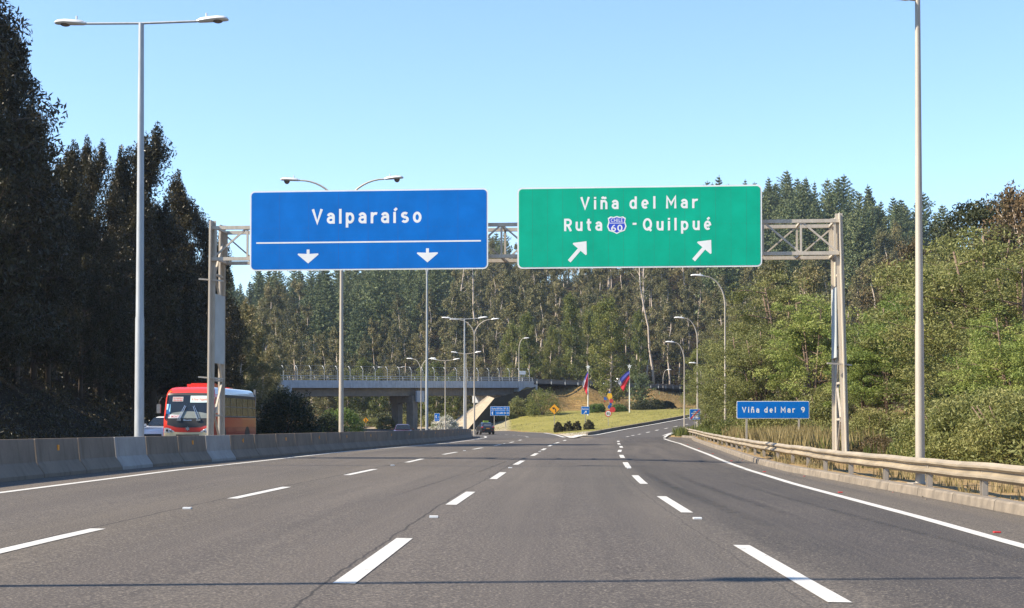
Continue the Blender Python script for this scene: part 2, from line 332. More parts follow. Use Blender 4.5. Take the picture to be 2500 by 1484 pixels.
MAIN_IN = [(-4.2,125),(-4.2,140),(-4.6,160),(-6.5,172),(-10.5,182),(-16,190),(-26,196),(-42,199)]
def w3(L): return [tuple(at(*p)) for p in L]
RAMP_L = w3([(1390,1068,125),(1413,1067,131),(1448,1064,140),(1520,1050,152),(1600,1036,165),(1673,1022,178),(1730,1012,190),(1800,1003,205)])
RAMP_R = w3([(1628,1070.5,125),(1632,1066,130),(1648,1060,138),(1668,1054,146),(1690,1048,155),(1735,1040,166),(1790,1031,178),(1850,1025,190)])
RAMP_C = w3([(1529,1069,125),(1535,1064,132),(1550,1058,140),(1585,1053,149),(1616,1047,157),(1655,1039,166),(1700,1030,176),(1760,1021,188)])

# ------------------------------------------------------------------ terrain
def inside(poly, X, Y):
    r = np.zeros(X.shape, bool); n = len(poly)
    for i in range(n):
        x1, y1 = poly[i][:2]; x2, y2 = poly[(i + 1) % n][:2]
        c = (y1 > Y) != (y2 > Y); xi = (x2 - x1) * (Y - y1) / ((y2 - y1) or 1e-9) + x1; r ^= c & (X < xi)
    return r
ys0 = np.arange(-40, 126, 3.)
main_poly = [(-21.2, y) for y in (-40, 125)] + [(-20, 150), (-19, 185), (-40, 188)] + MAIN_OUT[::-1] + [(float(KRB(y)) + .6, y) for y in ys0[::-1]]
ramp_poly = [p[:2] for p in RAMP_L] + [p[:2] for p in RAMP_R[::-1]]
XS = np.unique(np.concatenate([np.arange(-400, -60, 14), np.arange(-60, -24, 2), np.arange(-24, 42, .8), np.arange(42, 110, 3), np.arange(110, 401, 14)]))
YS = np.unique(np.concatenate([np.arange(-200, 0, 20), np.arange(0, 60, 2), np.arange(60, 262, 1.2), np.arange(262, 420, 6), np.arange(420, 1501, 40)]))
gx, gy = np.meshgrid(XS, YS); X, Y = gx.ravel(), gy.ravel()
Z = gzv(X, Y)
rs = np.random.RandomState(3)
asph = inside(main_poly, X, Y) | inside(ramp_poly, X, Y)
off = (~asph) & (Y > 0) & (Y < 300)
Z = np.where(asph, Z - .22, Z)
verge = (~asph) & (X > 6) & (Y < 126); Z = np.where(verge, Z + .12, Z)
Z += np.where(off, rs.uniform(-.05, .05, Z.shape), 0)
nx = len(XS); q = np.arange(len(X)).reshape(len(YS), nx)
Q = np.stack([q[:-1, :-1], q[:-1, 1:], q[1:, 1:], q[1:, :-1]], -1).reshape(-1, 4)
lawn_poly = [(6.5,126),(5.2,150),(4.6,175),(1.9,195.5),(-2,206),(-9,216),(-7,229),(-3,229),(3,229),(14,232),(24,240),(31,247),(34,240),(30,215),(25,196),(20,183),(14,170),(9,160),(7.8,150)]
lawn = inside(lawn_poly, X, Y).astype(float)
lawn *= 1 - ((Y < 150) & (X < 9))
dry = ss(150, 190, Y) * (1 - ss(300, 330, Y)) * (1 - lawn) * (X > -3) + ((X > 7) & (Y < 200)) * .45 * (X < 30)
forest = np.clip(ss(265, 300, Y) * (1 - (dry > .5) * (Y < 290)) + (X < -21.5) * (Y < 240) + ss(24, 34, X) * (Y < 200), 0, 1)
gravel = ((X > 4) & (X < 10) & (Y > 125) & (Y < 158) & ~asph).astype(float) * .8 + ((X < 0) & (X > -21) & (Y > 150) & (Y < 250)) * .5
g = link('ground', np_mesh('ground', np.c_[X, Y, Z], Q, M['ground'], attr=dict(lawn=lawn, dry=np.clip(dry, 0, 1), forest=forest, gravel=np.clip(gravel, 0, 1)), smooth=True)); tag(g, kind='structure')

# ------------------------------------------------------------------ road sheets
def loft_sheet(name, lines, ys, sub, m, dz, kind='structure'):
    cols = []; lane = []
    P = [np.asarray(f(ys)) for f in lines]
    for i in range(len(P) - 1):
        for k in range(sub): cols.append(P[i] + (P[i + 1] - P[i]) * k / sub); lane.append(i + k / sub)
    cols.append(P[-1]); lane.append(len(P) - 1.0)
    Xc = np.array(cols).T; Yc = np.repeat(ys[:, None], Xc.shape[1], 1)
    V = np.c_[Xc.ravel(), Yc.ravel(), gzv(Xc, Yc) + dz]; n = Xc.shape[1]
    q = np.arange(len(V)).reshape(len(ys), n); Q = np.stack([q[:-1, :-1], q[:-1, 1:], q[1:, 1:], q[1:, :-1]], -1).reshape(-1, 4)
    o = link(name, np_mesh(name, V, Q, m, attr=dict(lane=np.tile(lane, len(ys)), along=Yc.ravel()), smooth=True)); return tag(o, kind=kind)
yr = np.concatenate([np.arange(-40, 60, 2.), np.arange(60, 125.1, 1.25)])
loft_sheet('motorway_road', [TOE, EDL, LN1, LN2, LN3, EDR, KRB], yr, 3, M['asphalt'], 0)
def poly_sheet(name, A, B, m, dz, n=40, sub=8, usez=False):
    def res(Pl):
        Pl = np.array([p if len(p) == 3 else (p[0], p[1], gz(p[0], p[1])) for p in Pl], float); d = np.r_[0, np.cumsum(np.linalg.norm(np.diff(Pl[:, :2], axis=0), axis=1))]
        t = np.linspace(0, d[-1], n); return np.c_[np.interp(t, d, Pl[:, 0]), np.interp(t, d, Pl[:, 1]), np.interp(t, d, Pl[:, 2])]
    a, b = res(A), res(B); T = np.linspace(0, 1, sub + 1)
    P = a[:, None, :] * (1 - T[None, :, None]) + b[:, None, :] * T[None, :, None]; P = P.reshape(-1, 3)
    if not usez: P[:, 2] = gzv(P[:, 0], P[:, 1])
    P[:, 2] += dz; q = np.arange(len(P)).reshape(n, sub + 1); Q = np.stack([q[:-1, :-1], q[:-1, 1:], q[1:, 1:], q[1:, :-1]], -1).reshape(-1, 4)
    nv = len(P); o = link(name, np_mesh(name, P, Q[:, ::-1], m, attr=dict(lane=np.tile(np.linspace(2, 3.9, sub + 1), n), along=np.repeat(np.arange(n) * 2.5, sub + 1)), smooth=True)); return tag(o, kind='structure')
poly_sheet('underpass_road', MAIN_IN, MAIN_OUT, M['asphalt_plain'], .004, 60)
poly_sheet('exit_ramp_road', RAMP_L, RAMP_R, M['asphalt_plain'], .05, 60, usez=True)
poly_sheet('oncoming_road', [(-20.5, -40), (-20.5, 125), (-19.5, 150), (-18.5, 178)], [(float(TOE(y)) - .7, y) for y in np.linspace(-40, 125, 30)] + [(-4.9, 150), (-7, 172)], M['asphalt_plain'], .0, 90)

# ------------------------------------------------------------------ painted markings (sheets 4 mm above the asphalt)
def strip(mb, cl, wd, dz=.006):
    cl = [np.array(p, float) for p in cl]; V = []
    for i, p in enumerate(cl):
        d = cl[min(i + 1, len(cl) - 1)] - cl[max(i - 1, 0)]; d = d[:2] / (np.linalg.norm(d[:2]) + 1e-9); nrm = np.array([-d[1], d[0]]) * wd / 2
        for sgn in (1, -1):
            x, y = p[0] + nrm[0] * sgn, p[1] + nrm[1] * sgn; z = p[2] if len(p) == 3 else gz(x, y)
            V.append((x, y, z + dz))
    mb.add(V, [(2 * i + 1, 2 * i + 3, 2 * i + 2, 2 * i) for i in range(len(cl) - 1)])
mk = MB()
yy = np.arange(-20, 125, 1.5)
strip(mk, [(EDL(y), y) for y in np.arange(-20, 135, 1.5)], .16)
strip(mk, [(EDR(y), y) for y in np.arange(-20, 118.5, 1.5)], .18)
for fn, first, per, ln in ((LN1, 12.2, 12, 4.8), (LN2, 11.5, 11.75, 4.7), (LN3, 10.7, 11.3, 5.2)):
    for k in range(-3, 9):
        y0 = first + per * k
        if y0 > 112: break
        strip(mk, [(fn(y), y) for y in np.linspace(y0, y0 + ln, 5)], .17)
def resample(P, step):
    P = [tuple(p) if len(p) == 3 else (p[0], p[1], gz(p[0], p[1])) for p in P]; P = np.array(P, float); d = np.r_[0, np.cumsum(np.linalg.norm(np.diff(P, axis=0), axis=1))]
    t = np.arange(0, d[-1], step); return [tuple(np.interp(t_, d, P[:, i]) for i in range(3)) for t_ in t]
def dashes(P, ln, per, wd, dz, start=0):
    r = resample(P, .5); i = int(start * 2)
    while i + ln * 2 < len(r): strip(mk, r[i:i + int(ln * 2) + 1], wd, dz); i += int(per * 2)
def rs_(P, n): P = np.array(P, float); d = np.r_[0, np.cumsum(np.linalg.norm(np.diff(P[:, :2], axis=0), axis=1))]; t = np.linspace(0, d[-1], n); return np.c_[np.interp(t, d, P[:, 0]), np.interp(t, d, P[:, 1]), np.interp(t, d, P[:, 2])]
ra_, rb_ = rs_(RAMP_L, 80), rs_(RAMP_R, 80); mid_ = [tuple(ra_[i] * .42 + rb_[i] * .58) for i in range(80)]
dashes(mid_, 2.4, 5.5, .22, .08, 1)
strip(mk, [tuple(ra_[i] * .95 + rb_[i] * .05) for i in range(4, 80)], .28, .09)
strip(mk, [tuple(ra_[i] * .06 + rb_[i] * .94) for i in range(6, 80)], .2, .09)
strip(mk, [(11.7, 118), (12.3, 123), (13.2, 130), (14.6, 138)], .2, .09)
mo = [(p[0] - .45, p[1] - .3) for p in MAIN_OUT]; strip(mk, resample(mo, 1.), .3, .02)
dashes([(1.36,135),(1.4,150),(.6,166),(-1.5,180),(-5,190),(-11,198)], 2.2, 5.5, .25, .02)
strip(mk, resample([(-2.4,135),(-2.5,150),(-2.9,160),(-4.2,168)], 1), .2, .02)
mk.add([(4.45, 119, gz(4.45, 119) + .05), (4.8, 119, gz(4.8, 119) + .05), (6.6, 133, .60), (5.4, 131, .52), (4.9, 126, .43), (4.4, 131, .48)], [(0, 1, 4), (1, 2, 3, 4), (0, 4, 5)])
tag(mk.build('road_markings', M['paint']), kind='structure')
ls = MB()
for y in np.arange(24, 110, 23.5):                                        # raised studs between the dashes
    for fn, o_ in ((LN1, 9.2), (LN2, 8.0), (LN3, 8.5)):
        yy_ = y - 12 + o_; x = float(fn(yy_)); ls.box((x, yy_, gz(x, yy_) + .012), (.11, .11, .022))
tag(ls.build('road_studs', M['sign_white']), 'small white reflective studs between the lane dashes', 'road stud', kind='stuff')
rsb = MB()
for y in (18.5, 30, 43, 55, 67, 79, 92): x = float(EDR(y)) + .28; rsb.box((x, y, gz(x, y) + .012), (.08, .06, .016))
tag(rsb.build('red_road_studs', M['sign_red']), 'small red reflective studs along the right edge line', 'road stud', kind='stuff')
tm = MB(); fade = []
def skid(cl, wd):
    b = len(tm.v); V = []
    n = len(cl)
    for i, (x, y) in enumerate(cl):
        for sg in (-1, -.3, .3, 1): V.append((x + sg * wd / 2, y, gz(x, y) + .004)); fade.append((0 if abs(sg) == 1 else 1) * min(1, i / 3, (n - 1 - i) / 6))
    tm.add(V, [(4 * i + k, 4 * i + k + 1, 4 * i + 5 + k, 4 * i + 4 + k) for i in range(n - 1) for k in range(3)])
skid([(float(LN3(y)) + .35 + .10 * math.sin(y * .09) + (44 - y) * .012, y) for y in np.arange(18, 46, 1.5)], .32)
skid([(float(LN3(y)) + 1.0 + (44 - y) * .02, y) for y in np.arange(20, 45, 1.5)], .26)
skid([(float(LN3(y)) + 1.9 + (44 - y) * .02, y) for y in np.arange(14, 40, 1.5)], .2)
skid([(float(LN2(y)) - .35 - (60 - y) * .014, y) for y in np.arange(36, 62, 2)], .16)
skid([(float(LN2(y)) - .6 - (60 - y) * .016, y) for y in np.arange(24, 44, 2)], .12)
me_o = tm.build('tyre_marks', M['marks']); a_ = me_o.data.attributes.new('fade', 'FLOAT', 'POINT'); a_.data.foreach_set('value', np.array(fade, np.float32)); tag(me_o, kind='structure')

# ------------------------------------------------------------------ kerb stones along the right verge
kb = MB(); y = -20.0
while y < 122:
    y2 = min(y + 2.6, 123)
    if not (45.2 < y < 47.5):
        V = []
        for q_ in (y, y2 - .03):
            x = float(KRB(q_)); d = float(KRB(q_ + .5) - KRB(q_ - .5)); z = gz(x, q_)
            for (ox, oz) in ((0, -.1), (.03, .13), (.06, .155), (.24, .16), (.26, -.1)): V.append((x + ox + .04, q_, z + oz))
        kb.add(V, [(i, i + 1, i + 6, i + 5) for i in range(4)] + [(4, 3, 2, 1, 0), (5, 6, 7, 8, 9)])
    y = y2
tag(kb.build('kerb', M['kerb']), kind='structure')
vs_ = []; vy = np.arange(-20, 122, 1.0)
for y in vy:
    for o_, z_ in ((.26, .13), (.6, .15), (1.1, .14), (1.9, .11)): x = float(KRB(y)) + o_; vs_.append((x, y, gz(x, y) + z_ + rnd.uniform(-.025, .025)))
o = link('soil_verge', np_mesh('soil_verge', vs_, [(4 * i + k, 4 * i + k + 1, 4 * i + 5 + k, 4 * i + 4 + k) for i in range(len(vy) - 1) for k in range(3)], M['ground'], attr=dict(dry=np.full(len(vs_), .25)), smooth=True)); tag(o, kind='structure')
kl = MB(); rl = resample([(p[0] - .55, p[1] + .5, p[2]) for p in RAMP_L[2:]], 2)
for i in range(len(rl) - 1):
    kl.bar(Vector(rl[i]) + Vector((0, 0, .12)), Vector(rl[i + 1]) + Vector((0, 0, .12)), .22, .36)
tag(kl.build('ramp_kerb', M['kerb']), kind='structure')

# ------------------------------------------------------------------ concrete median barrier: every cast section is a thing
def prof(h=.82): return [(-.30, 0), (-.30, .09), (-.13, .34), (-.08, h), (.08, h), (.13, .34), (.30, .09), (.30, 0)]
def barrier_mesh(L, mats):
    mb = MB(); P = prof(); n = len(P); e = .03
    rings = [[(x * (1 - .04 * (q in (0, 3))), y, z - (.01 if q in (0, 3) else 0)) for x, z in P] for q, y in enumerate((e, e + .03, L - e - .03, L - e))]
    mb.loft(rings)
    me = bpy.data.meshes.new('barrier_section'); me.from_pydata(mb.v, [], mb.f); me.materials.append(mats); me.update(); return me
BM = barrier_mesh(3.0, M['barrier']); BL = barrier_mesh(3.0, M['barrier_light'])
rf = MB(); rf.prism([(-.06, -.06), (.06, -.06), (.06, .06), (-.06, .06)], .03, 0); RM = bpy.data.meshes.new('reflector'); RM.from_pydata([(y, x, z) for x, y, z in rf.v], [], rf.f); RM.materials.append(M['amber'])
rf2 = MB(); rf2.prism([(-.09, 0), (.06, -.08), (.06, .08)], .03, 0); RM2 = bpy.data.meshes.new('reflector'); RM2.from_pydata([(y, x, z) for x, y, z in rf2.v], [], rf2.f); RM2.materials.append(M['amber'])
y = 26.0; i = 0; light_at = {40.5: 'pole', 50.0: 'gantry'}
while y < 157:
    L = 3.0; x = float(TOE(y)) - .31; x2 = float(TOE(y + L)) - .31
    pale = (37.5 < y < 39.0) or (46.0 < y < 48.2)
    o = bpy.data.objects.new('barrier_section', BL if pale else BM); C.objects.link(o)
    o.location = (x, y, gz(x + .3, y) - .012); o.rotation_euler = (math.atan2(gz(x2 + .3, y + L) - gz(x + .3, y), L), rnd.uniform(-.006, .006), math.atan2(-(x2 - x), L)); o.scale = (1, L * math.hypot(x2 - x, L) / L / 3.0, 1)
    lab = 'weathered grey concrete barrier section in the median row'
    if pale: lab = 'pale painted barrier section at the foot of the tall two headed street lamp' if y < 45 else 'pale painted barrier section at the foot of the left gantry column'
    elif i % 2 == 0:
        lab = 'weathered grey concrete barrier section carrying a small amber reflector'
    tag(o, lab, 'barrier', 'concrete median barrier sections')
    if i % 2 == 0 and not pale:
        r_ = link('reflector', RM2 if i % 4 == 0 else RM, o); r_.location = (.085, 1.5, .62)
    y += L; i += 1

# ------------------------------------------------------------------ guardrails
def guardrail(name, path, post_step, label, mats, top=.74, posts_from=0.0):
    root = empty(name, (path[0][0], path[0][1], 0), label=label, cat='guardrail'); o0 = Vector((path[0][0], path[0][1], 0))
    W = [(.0, -.155), (.02, -.135), (.09, -.10), (.09, -.065), (.01, -.02), (.01, .02), (.09, .065), (.09, .10), (.02, .135), (.0, .155)]
    pts = resample(path, 1.0); rings = []
    for i, p in enumerate(pts):
        a = Vector(pts[max(i - 1, 0)]); b = Vector(pts[min(i + 1, len(pts) - 1)]); d = (b - a); d.z = 0; d.normalize(); nrm = Vector((-d.y, d.x, 0))
        wob = .012 * math.sin(i * 1.7) + .01 * math.sin(i * .61)
        rings.append([Vector(p) - o0 + nrm * (x + wob) + Vector((0, 0, z + top - .155 + wob * .6)) for x, z in W] + [Vector(p) - o0 + nrm * (x + wob - .008) + Vector((0, 0, z + top - .155 + wob * .6)) for x, z in W[::-1]])
    mb = MB().loft(rings); mb.build('rail', mats[0], root, smooth=True)
    ps = resample(path, post_step)
    for i, p in enumerate(ps):
        q_ = ps[min(i + 1, len(ps) - 1)]; a_ = ps[i - 1] if i == len(ps) - 1 else p
        rz = math.atan2(q_[1] - a_[1], q_[0] - a_[0])
        b = MB(); nrm = Vector((-math.sin(rz), math.cos(rz), 0))
        ph_ = top + .10; pc_ = (top - .14) / 2; b.box((0, -.06, pc_), (.16, .012, ph_)).box((.074, -.015, pc_), (.012, .09, ph_)).box((-.074, -.015, pc_), (.012, .09, ph_)).box((0, -.0, top - .155), (.12, .03, .2))
        po = b.build('post', mats[1], root); po.location = Vector(p) - o0; po.rotation_euler = (0, 0, rz)
    return root
gp = [(7.35, -20), (7.55, 18), (7.82, 25), (7.95, 29), (8.05, 33), (8.14, 37), (8.35, 42), (8.7, 46), (8.95, 51), (9.2, 57), (10.7, 75), (12.35, 97), (13.8, 115), (14.5, 126), (14.9, 133)]
guardrail('guardrail', [(x, y, gz(x, y) + (.1 if y < 60 else .06)) for x, y in gp], 3.8, 'dusty beige steel guardrail curving along the right kerb', (M['rail'], M['post']), .61)
CREST = [(2.5, 238), (9, 247), (15, 256), (25, 277), (36, 300), (46, 318)]
CZ = lambda y: float(np.interp(y, [238, 252, 277, 300, 318], [8.0, 8.05, 8.3, 8.6, 8.75]))
guardrail('guardrail', [(x - .9, y + .5, CZ(y) + .03) for x, y in CREST], 4.0, 'weathered dark guardrail along the overpass road above the dry bank', (M['rail_dark'], M['galv']), .8)
poly_sheet('overpass_road', [(x - .8, y + .6, CZ(y)) for x, y in CREST], [(x - 8.5, y + 6, CZ(y)) for x, y in CREST], M['asphalt_plain'], .06, 40, usez=True)
wl_ = MB(); wp = resample([(x - 7.9, y + 5.6, CZ(y)) for x, y in CREST], 2)
for a, b in zip(wp[:-1], wp[1:]): wl_.bar(Vector(a) + Vector((0, 0, .55)), Vector(b) + Vector((0, 0, .55)), .25, 1.3)
tag(wl_.build('parapet_wall', M['girder']), 'low dark concrete wall along the far side of the overpass road', 'wall')
guardrail('guardrail', [(17.2, 140, gz(17.2, 140)), (18.2, 148, gz(18.2, 148)), (20.5, 158, gz(20.5, 158)), (24, 168, gz(24, 168))], 2.5, 'short guardrail on the near side of the climbing exit ramp', (M['rail'], M['post']), .7)
# ------------------------------------------------------------------ lettering and sign plates (local x right, z up, face towards -y)
def lettering(body, parent, m, cx, zb, cap, width=None, y=-.02, bold=.018, space=1.12, name='lettering', flip=1):
    cu = bpy.data.curves.new('lettering', 'FONT'); cu.body = body; cu.size = cap / .727; cu.space_character = space; cu.offset = bold * cu.size; cu.resolution_u = 3
    o = bpy.data.objects.new('lettering', cu); C.objects.link(o); dg = bpy.context.evaluated_depsgraph_get(); me = bpy.data.meshes.new_from_object(o.evaluated_get(dg))
    bpy.data.objects.remove(o); bpy.data.curves.remove(cu)
    n = len(me.vertices); v = np.zeros(n * 3, np.float32); me.vertices.foreach_get('co', v); v = v.reshape(-1, 3)
    x0, x1 = v[:, 0].min(), v[:, 0].max(); k = (width / (x1 - x0)) if width else 1.0
    V = np.c_[(v[:, 0] - (x0 + x1) / 2) * k * flip + cx, np.full(n, y), v[:, 1] + zb]; me.vertices.foreach_set('co', V.astype(np.float32).ravel())
    me.materials.clear(); me.materials.append(m); me.update(); return link(name, me, parent)
def rrect(w, h, r, cx=0, cz=0, n=4):
    P = []
    for sx, sz, a0 in ((1, 1, 0), (-1, 1, 90), (-1, -1, 180), (1, -1, 270)):
        for i in range(n + 1): a = R(a0 + 90 * i / n); P.append((cx + sx * (w / 2 - r) + r * math.cos(a), cz + sz * (h / 2 - r) + r * math.sin(a)))
    return P
def plate(name, poly, m, parent, y0=0.0, t=.02, z=0.0, x=0.0): return MB().prism([(a + x, b + z) for a, b in poly], t, y0, 0).build(name, m, parent)
def down_arrow(s): return [(.11*s,.5*s),(.11*s,.17*s),(.76*s,.20*s),(.80*s,.12*s),(0,-.55*s),(-.80*s,.12*s),(-.76*s,.20*s),(-.11*s,.17*s),(-.11*s,.5*s)]
def rot(poly, a, k=1.0): c, s = math.cos(a), math.sin(a); return [((x * c - z * s) * k, (x * s + z * c) * k) for x, z in poly]

# highway alphabet drawn as centre lines of one stroke width (cap height 1)
def arc(cx, cz, rx, rz, a0, a1, n=14): return [(cx + rx * math.cos(R(a0 + (a1 - a0) * i / n)), cz + rz * math.sin(R(a0 + (a1 - a0) * i / n))) for i in range(n + 1)]
SW = .175; q_ = SW / 2
OVAL = lambda cx, cz, rx, rz: arc(cx, cz, rx, rz, 0, 360, 28)
AC_ = [(.17,.84),(.34,1.0)]
GL = {'V': (.74, [[(.07,1),(.37,.08),(.67,1)]]), 'a': (.55, [[(.085,.53)] + arc(.27,.47,.19,.195,150,0) + [(.46,0)], [(.46,.42),(.29,.42)] + arc(.27,.2525,.183,.1675,90,270) + [(.32,.09),(.46,.17)]]),
 'l': (SW, [[(q_,1),(q_,0)]]), 'p': (.58, [[(q_,.75),(q_,-.27)], OVAL(.29,.375,.205,.288)]), 'd': (.58, [[(.495,1),(.495,0)], OVAL(.29,.375,.205,.288)]),
 'r': (.42, [[(q_,.75),(q_,0)], arc(.345,.40,.255,.262,175,68)]), 'i': (SW, [[(q_,.75),(q_,0)], [(q_,.84),(q_,1.0)]]), 'í': (.24, [[(q_,.75),(q_,0)], [(.07,.84),(.24,1.0)]]),
 's': (.52, [arc(.26,.53,.175,.133,35,270) + arc(.26,.235,.18,.15,90,-150)]), 'o': (.58, [OVAL(.29,.375,.205,.288)]),
 'n': (.55, [[(q_,.75),(q_,0)], arc(.275,.43,.19,.233,180,0) + [(.465,0)]]), 'ñ': (.55, [[(q_,.75),(q_,0)], arc(.275,.43,.19,.233,180,0) + [(.465,0)], [(.09,.87),(.2,.95),(.35,.88),(.46,.95)]]),
 'e': (.57, [[(.1,.36),(.44,.36)], arc(.285,.375,.2,.288,-3,312,24)]), 'é': (.57, [[(.1,.36),(.44,.36)], arc(.285,.375,.2,.288,-3,312,24), [(.26,.84),(.43,1.0)]]),
 'M': (.82, [[(q_,0),(q_,.93),(.41,.36),(.735,.93),(.735,0)]]), 'R': (.62, [[(q_,1),(q_,0)], [(q_,.915),(.30,.915)] + arc(.32,.69,.215,.225,90,-90) + [(q_,.465)], [(.31,.465),(.55,0)]]),
 'u': (.55, [[(q_,.75),(q_,.31)] + arc(.275,.31,.19,.225,180,360), [(.465,.75),(.465,0)]]), 't': (.42, [[(.19,.97),(.19,.22)] + arc(.33,.215,.14,.13,180,285), [(.03,.675),(.40,.675)]]),
 'Q': (.74, [OVAL(.36,.5,.275,.413), [(.40,.27),(.66,-.02)]]), '9': (.64, [OVAL(.32,.69,.235,.223), arc(.22,.69,.335,.605,0,-82)])}
def signword(word, parent, m, x0, zb, cap, width, y=-.0078):
    ws = [GL[c][0] for c in word]; gap = (width / cap - sum(ws)) / max(1, len(word) - 1); mb = MB(); x = 0; k = 0
    for c, w_ in zip(word, ws):
        for pl in GL[c][1]:
            n = len(pl); closed = abs(pl[0][0] - pl[-1][0]) + abs(pl[0][1] - pl[-1][1]) < 1e-6; V = []; k += 1
            for i, (px, pz) in enumerate(pl):
                a = pl[i - 1] if i else (pl[-2] if closed else None); b = pl[i + 1] if i < n - 1 else (pl[1] if closed else None)
                d1 = Vector((px - a[0], pz - a[1])).normalized() if a else None; d2 = Vector((b[0] - px, b[1] - pz)).normalized() if b else None
                d1 = d1 or d2; d2 = d2 or d1; n1, n2 = Vector((-d1.y, d1.x)), Vector((-d2.y, d2.x)); nn = (n1 + n2).normalized(); L_ = min(1.9, 1 / max(.3, nn.dot(n1))) * SW / 2
                for sg in (-1, 1): V.append((x0 + (x + px + nn.x * L_ * sg) * cap, y - .00025 * (k % 7), zb + (pz + nn.y * L_ * sg) * cap))
            mb.add(V, [(2 * i, 2 * i + 2, 2 * i + 3, 2 * i + 1) for i in range(n - 1)])
        x += w_ + gap
    return mb.build('lettering', m, parent)
# ------------------------------------------------------------------ overhead gantry
PHI = -math.atan(.087); GX, GY = -10.2, 52.0
gz0 = gz(GX, GY)
gan = empty('sign_gantry', (GX, GY, 0), PHI, 'grey lattice steel gantry spanning the carriageway and carrying two big signs', 'gantry')
def gp_(px, py, dy=0.0):
    u, b = ray(px, py); c, s_ = math.cos(PHI), math.sin(PHI)           # point on the gantry plane, in gantry coordinates
    s = (u * (GY + dy * c) - GX + dy * s_) / (c - u * s_); Yw = GY + s * s_ + dy * c
    return s, HC + b * Yw
GD = 1.2                                                              # depth between the two lattice planes
sR = gp_(2049, 540)[0]; zT0, zT1 = gp_(600, 557)[1], gp_(2000, 537)[1]; zB0, zB1 = gp_(600, 633)[1], gp_(2000, 616)[1]
zT, zB = (zT0 + zT1) / 2, (zB0 + zB1) / 2
for nm, x0, pn0, pn1, seed in (('column', 0.0, 716, 886, 0), ('column', sR, 700, 872, 1)):
    zg = -.1 if seed else gz0 - .1; b = MB(); lean = .2 if seed else -.06
    for yy_ in (0, GD):
        x_b = x0 + (lean if yy_ == 0 else lean * .1)
        b.bar((x_b, yy_, zg), (x0, yy_, zT + .25), .27, .03)           # I section: flange, web, flange
        b.bar((x_b, yy_ + .27, zg), (x0, yy_ + .27, zT + .25), .27, .03)
        b.bar((x_b, yy_ + .135, zg), (x0, yy_ + .135, zT + .25), .03, .24)
    col = b.build('column', M['gantry'], gan)
    lz = MB(); k = 0; z = zg + .35
    while z < zB - .4:
        lz.bar((x0 + .05, .28, z), (x0 + .05, GD - .01, z), .07, .07)
        lz.bar((x0 + .05, .28, z + .05) if k % 2 else (x0 + .05, GD - .01, z + .05), (x0 + .05, GD - .01, z + 1.15) if k % 2 else (x0 + .05, .28, z + 1.15), .06, .06)
        z += 1.2; k += 1
    lz.build('lattice', M['gantry'], col)
    z0, z1 = gp_(530 if not seed else 2040, pn1)[1], gp_(530 if not seed else 2040, pn0)[1]
    MB().box((x0 + (-.09 if seed else .09), GD / 2 + .14, (z0 + z1) / 2), (.03, GD - .02, z1 - z0)).build('cover_panel', M['gantry_panel'], col)
    MB().box((x0 + lean, GD / 2 + .1, zg + .15), (.7, GD + .9, .62)).build('footing', M['kerb'], col)
    br = MB()
    for q in (.36, .78) if not seed else (.42,): br.bar((x0 - .42, -.05, zg + (zT - zg) * q), (x0 + .4, .1, zg + (zT - zg) * q - .06), .05, .05)
    br.build('bracket', M['gantry'], col)
bm_ = MB()
for yy_ in (.05, GD + .2):
    for z in (zT, zB): bm_.bar((.0, yy_, z), (sR, yy_, z), .115, .115)
beam = bm_.build('truss_beam', M['gantry'], gan)
cells = 17; dx = sR / cells; tb = MB()
for i in range(cells + 1):
    x = i * dx + (.14 if i == 0 else -.14 if i == cells else 0)
    for yy_ in (.05, GD + .2): tb.bar((x, yy_, zB), (x, yy_, zT), .065, .065)
    for z in (zT, zB): tb.bar((x, .05, z), (x, GD + .2, z), .07, .07)
    if i < cells:
        a, b_ = (zT, zB) if i >= cells // 2 else (zB, zT)
        tb.bar((i * dx, .05, a), ((i + 1) * dx, .05, b_), .06, .06); tb.bar((i * dx, GD + .2, b_), ((i + 1) * dx, GD + .2, a), .05, .05)
tb.build('truss_brace', M['gantry'], beam)

def big_sign(name, pl, pr, ptop, pbot, pc, m, label):
    s0, s1 = gp_(pl, pc)[0], gp_(pr, pc)[0]; zc0, zc1 = gp_((pl + pr) / 2, pbot)[1], gp_((pl + pr) / 2, ptop)[1]
    w_, h_ = s1 - s0, zc1 - zc0; sx, zz = (s0 + s1) / 2, (zc0 + zc1) / 2; c, s_ = math.cos(PHI), math.sin(PHI)
    root = empty(name, (GX + sx * c + .32 * s_, GY + sx * s_ - .32 * c, zz), PHI, label, 'road sign')
    plate('border', rrect(w_, h_, .16), M['sign_white'], root, .0, .03); plate('panel', rrect(w_ - .1, h_ - .1, .12), m, root, -.006, .006)
    b = MB()
    for k in range(6): b.bar((-w_ / 2 + .4 + k * (w_ - .8) / 5, .1, -h_ / 2 + .1), (-w_ / 2 + .4 + k * (w_ - .8) / 5, .1, h_ / 2 - .1), .08, .14)
    b.build('support_rib', M['gantry'], root)
    bl = MB(); n = 16                                                  # folded sheet joints and rivet rows of the panel
    for k in range(1, n):
        if k % 2 == (name == 'green_sign') or name == 'green_sign': bl.box((-w_ / 2 + k * w_ / n, -.0062, 0), (.012, .001, h_ - .14))
    for z in (.08, -.75):
        for k in range(60): bl.box((-w_ / 2 + .12 + k * (w_ - .24) / 59, -.0066, z), (.022, .0015, .022))
    bl.build('panel_joint', M['joint_' + ('green' if m is M['sign_green'] else 'blue')], root)
    return root, (w_ / (pr - pl)), zz
M['joint_blue'] = solid('sign_joint_blue', (.0005, .09, .36), .6, var=.05); M['joint_green'] = solid('sign_joint_green', (.001, .25, .155), .6, var=.05)
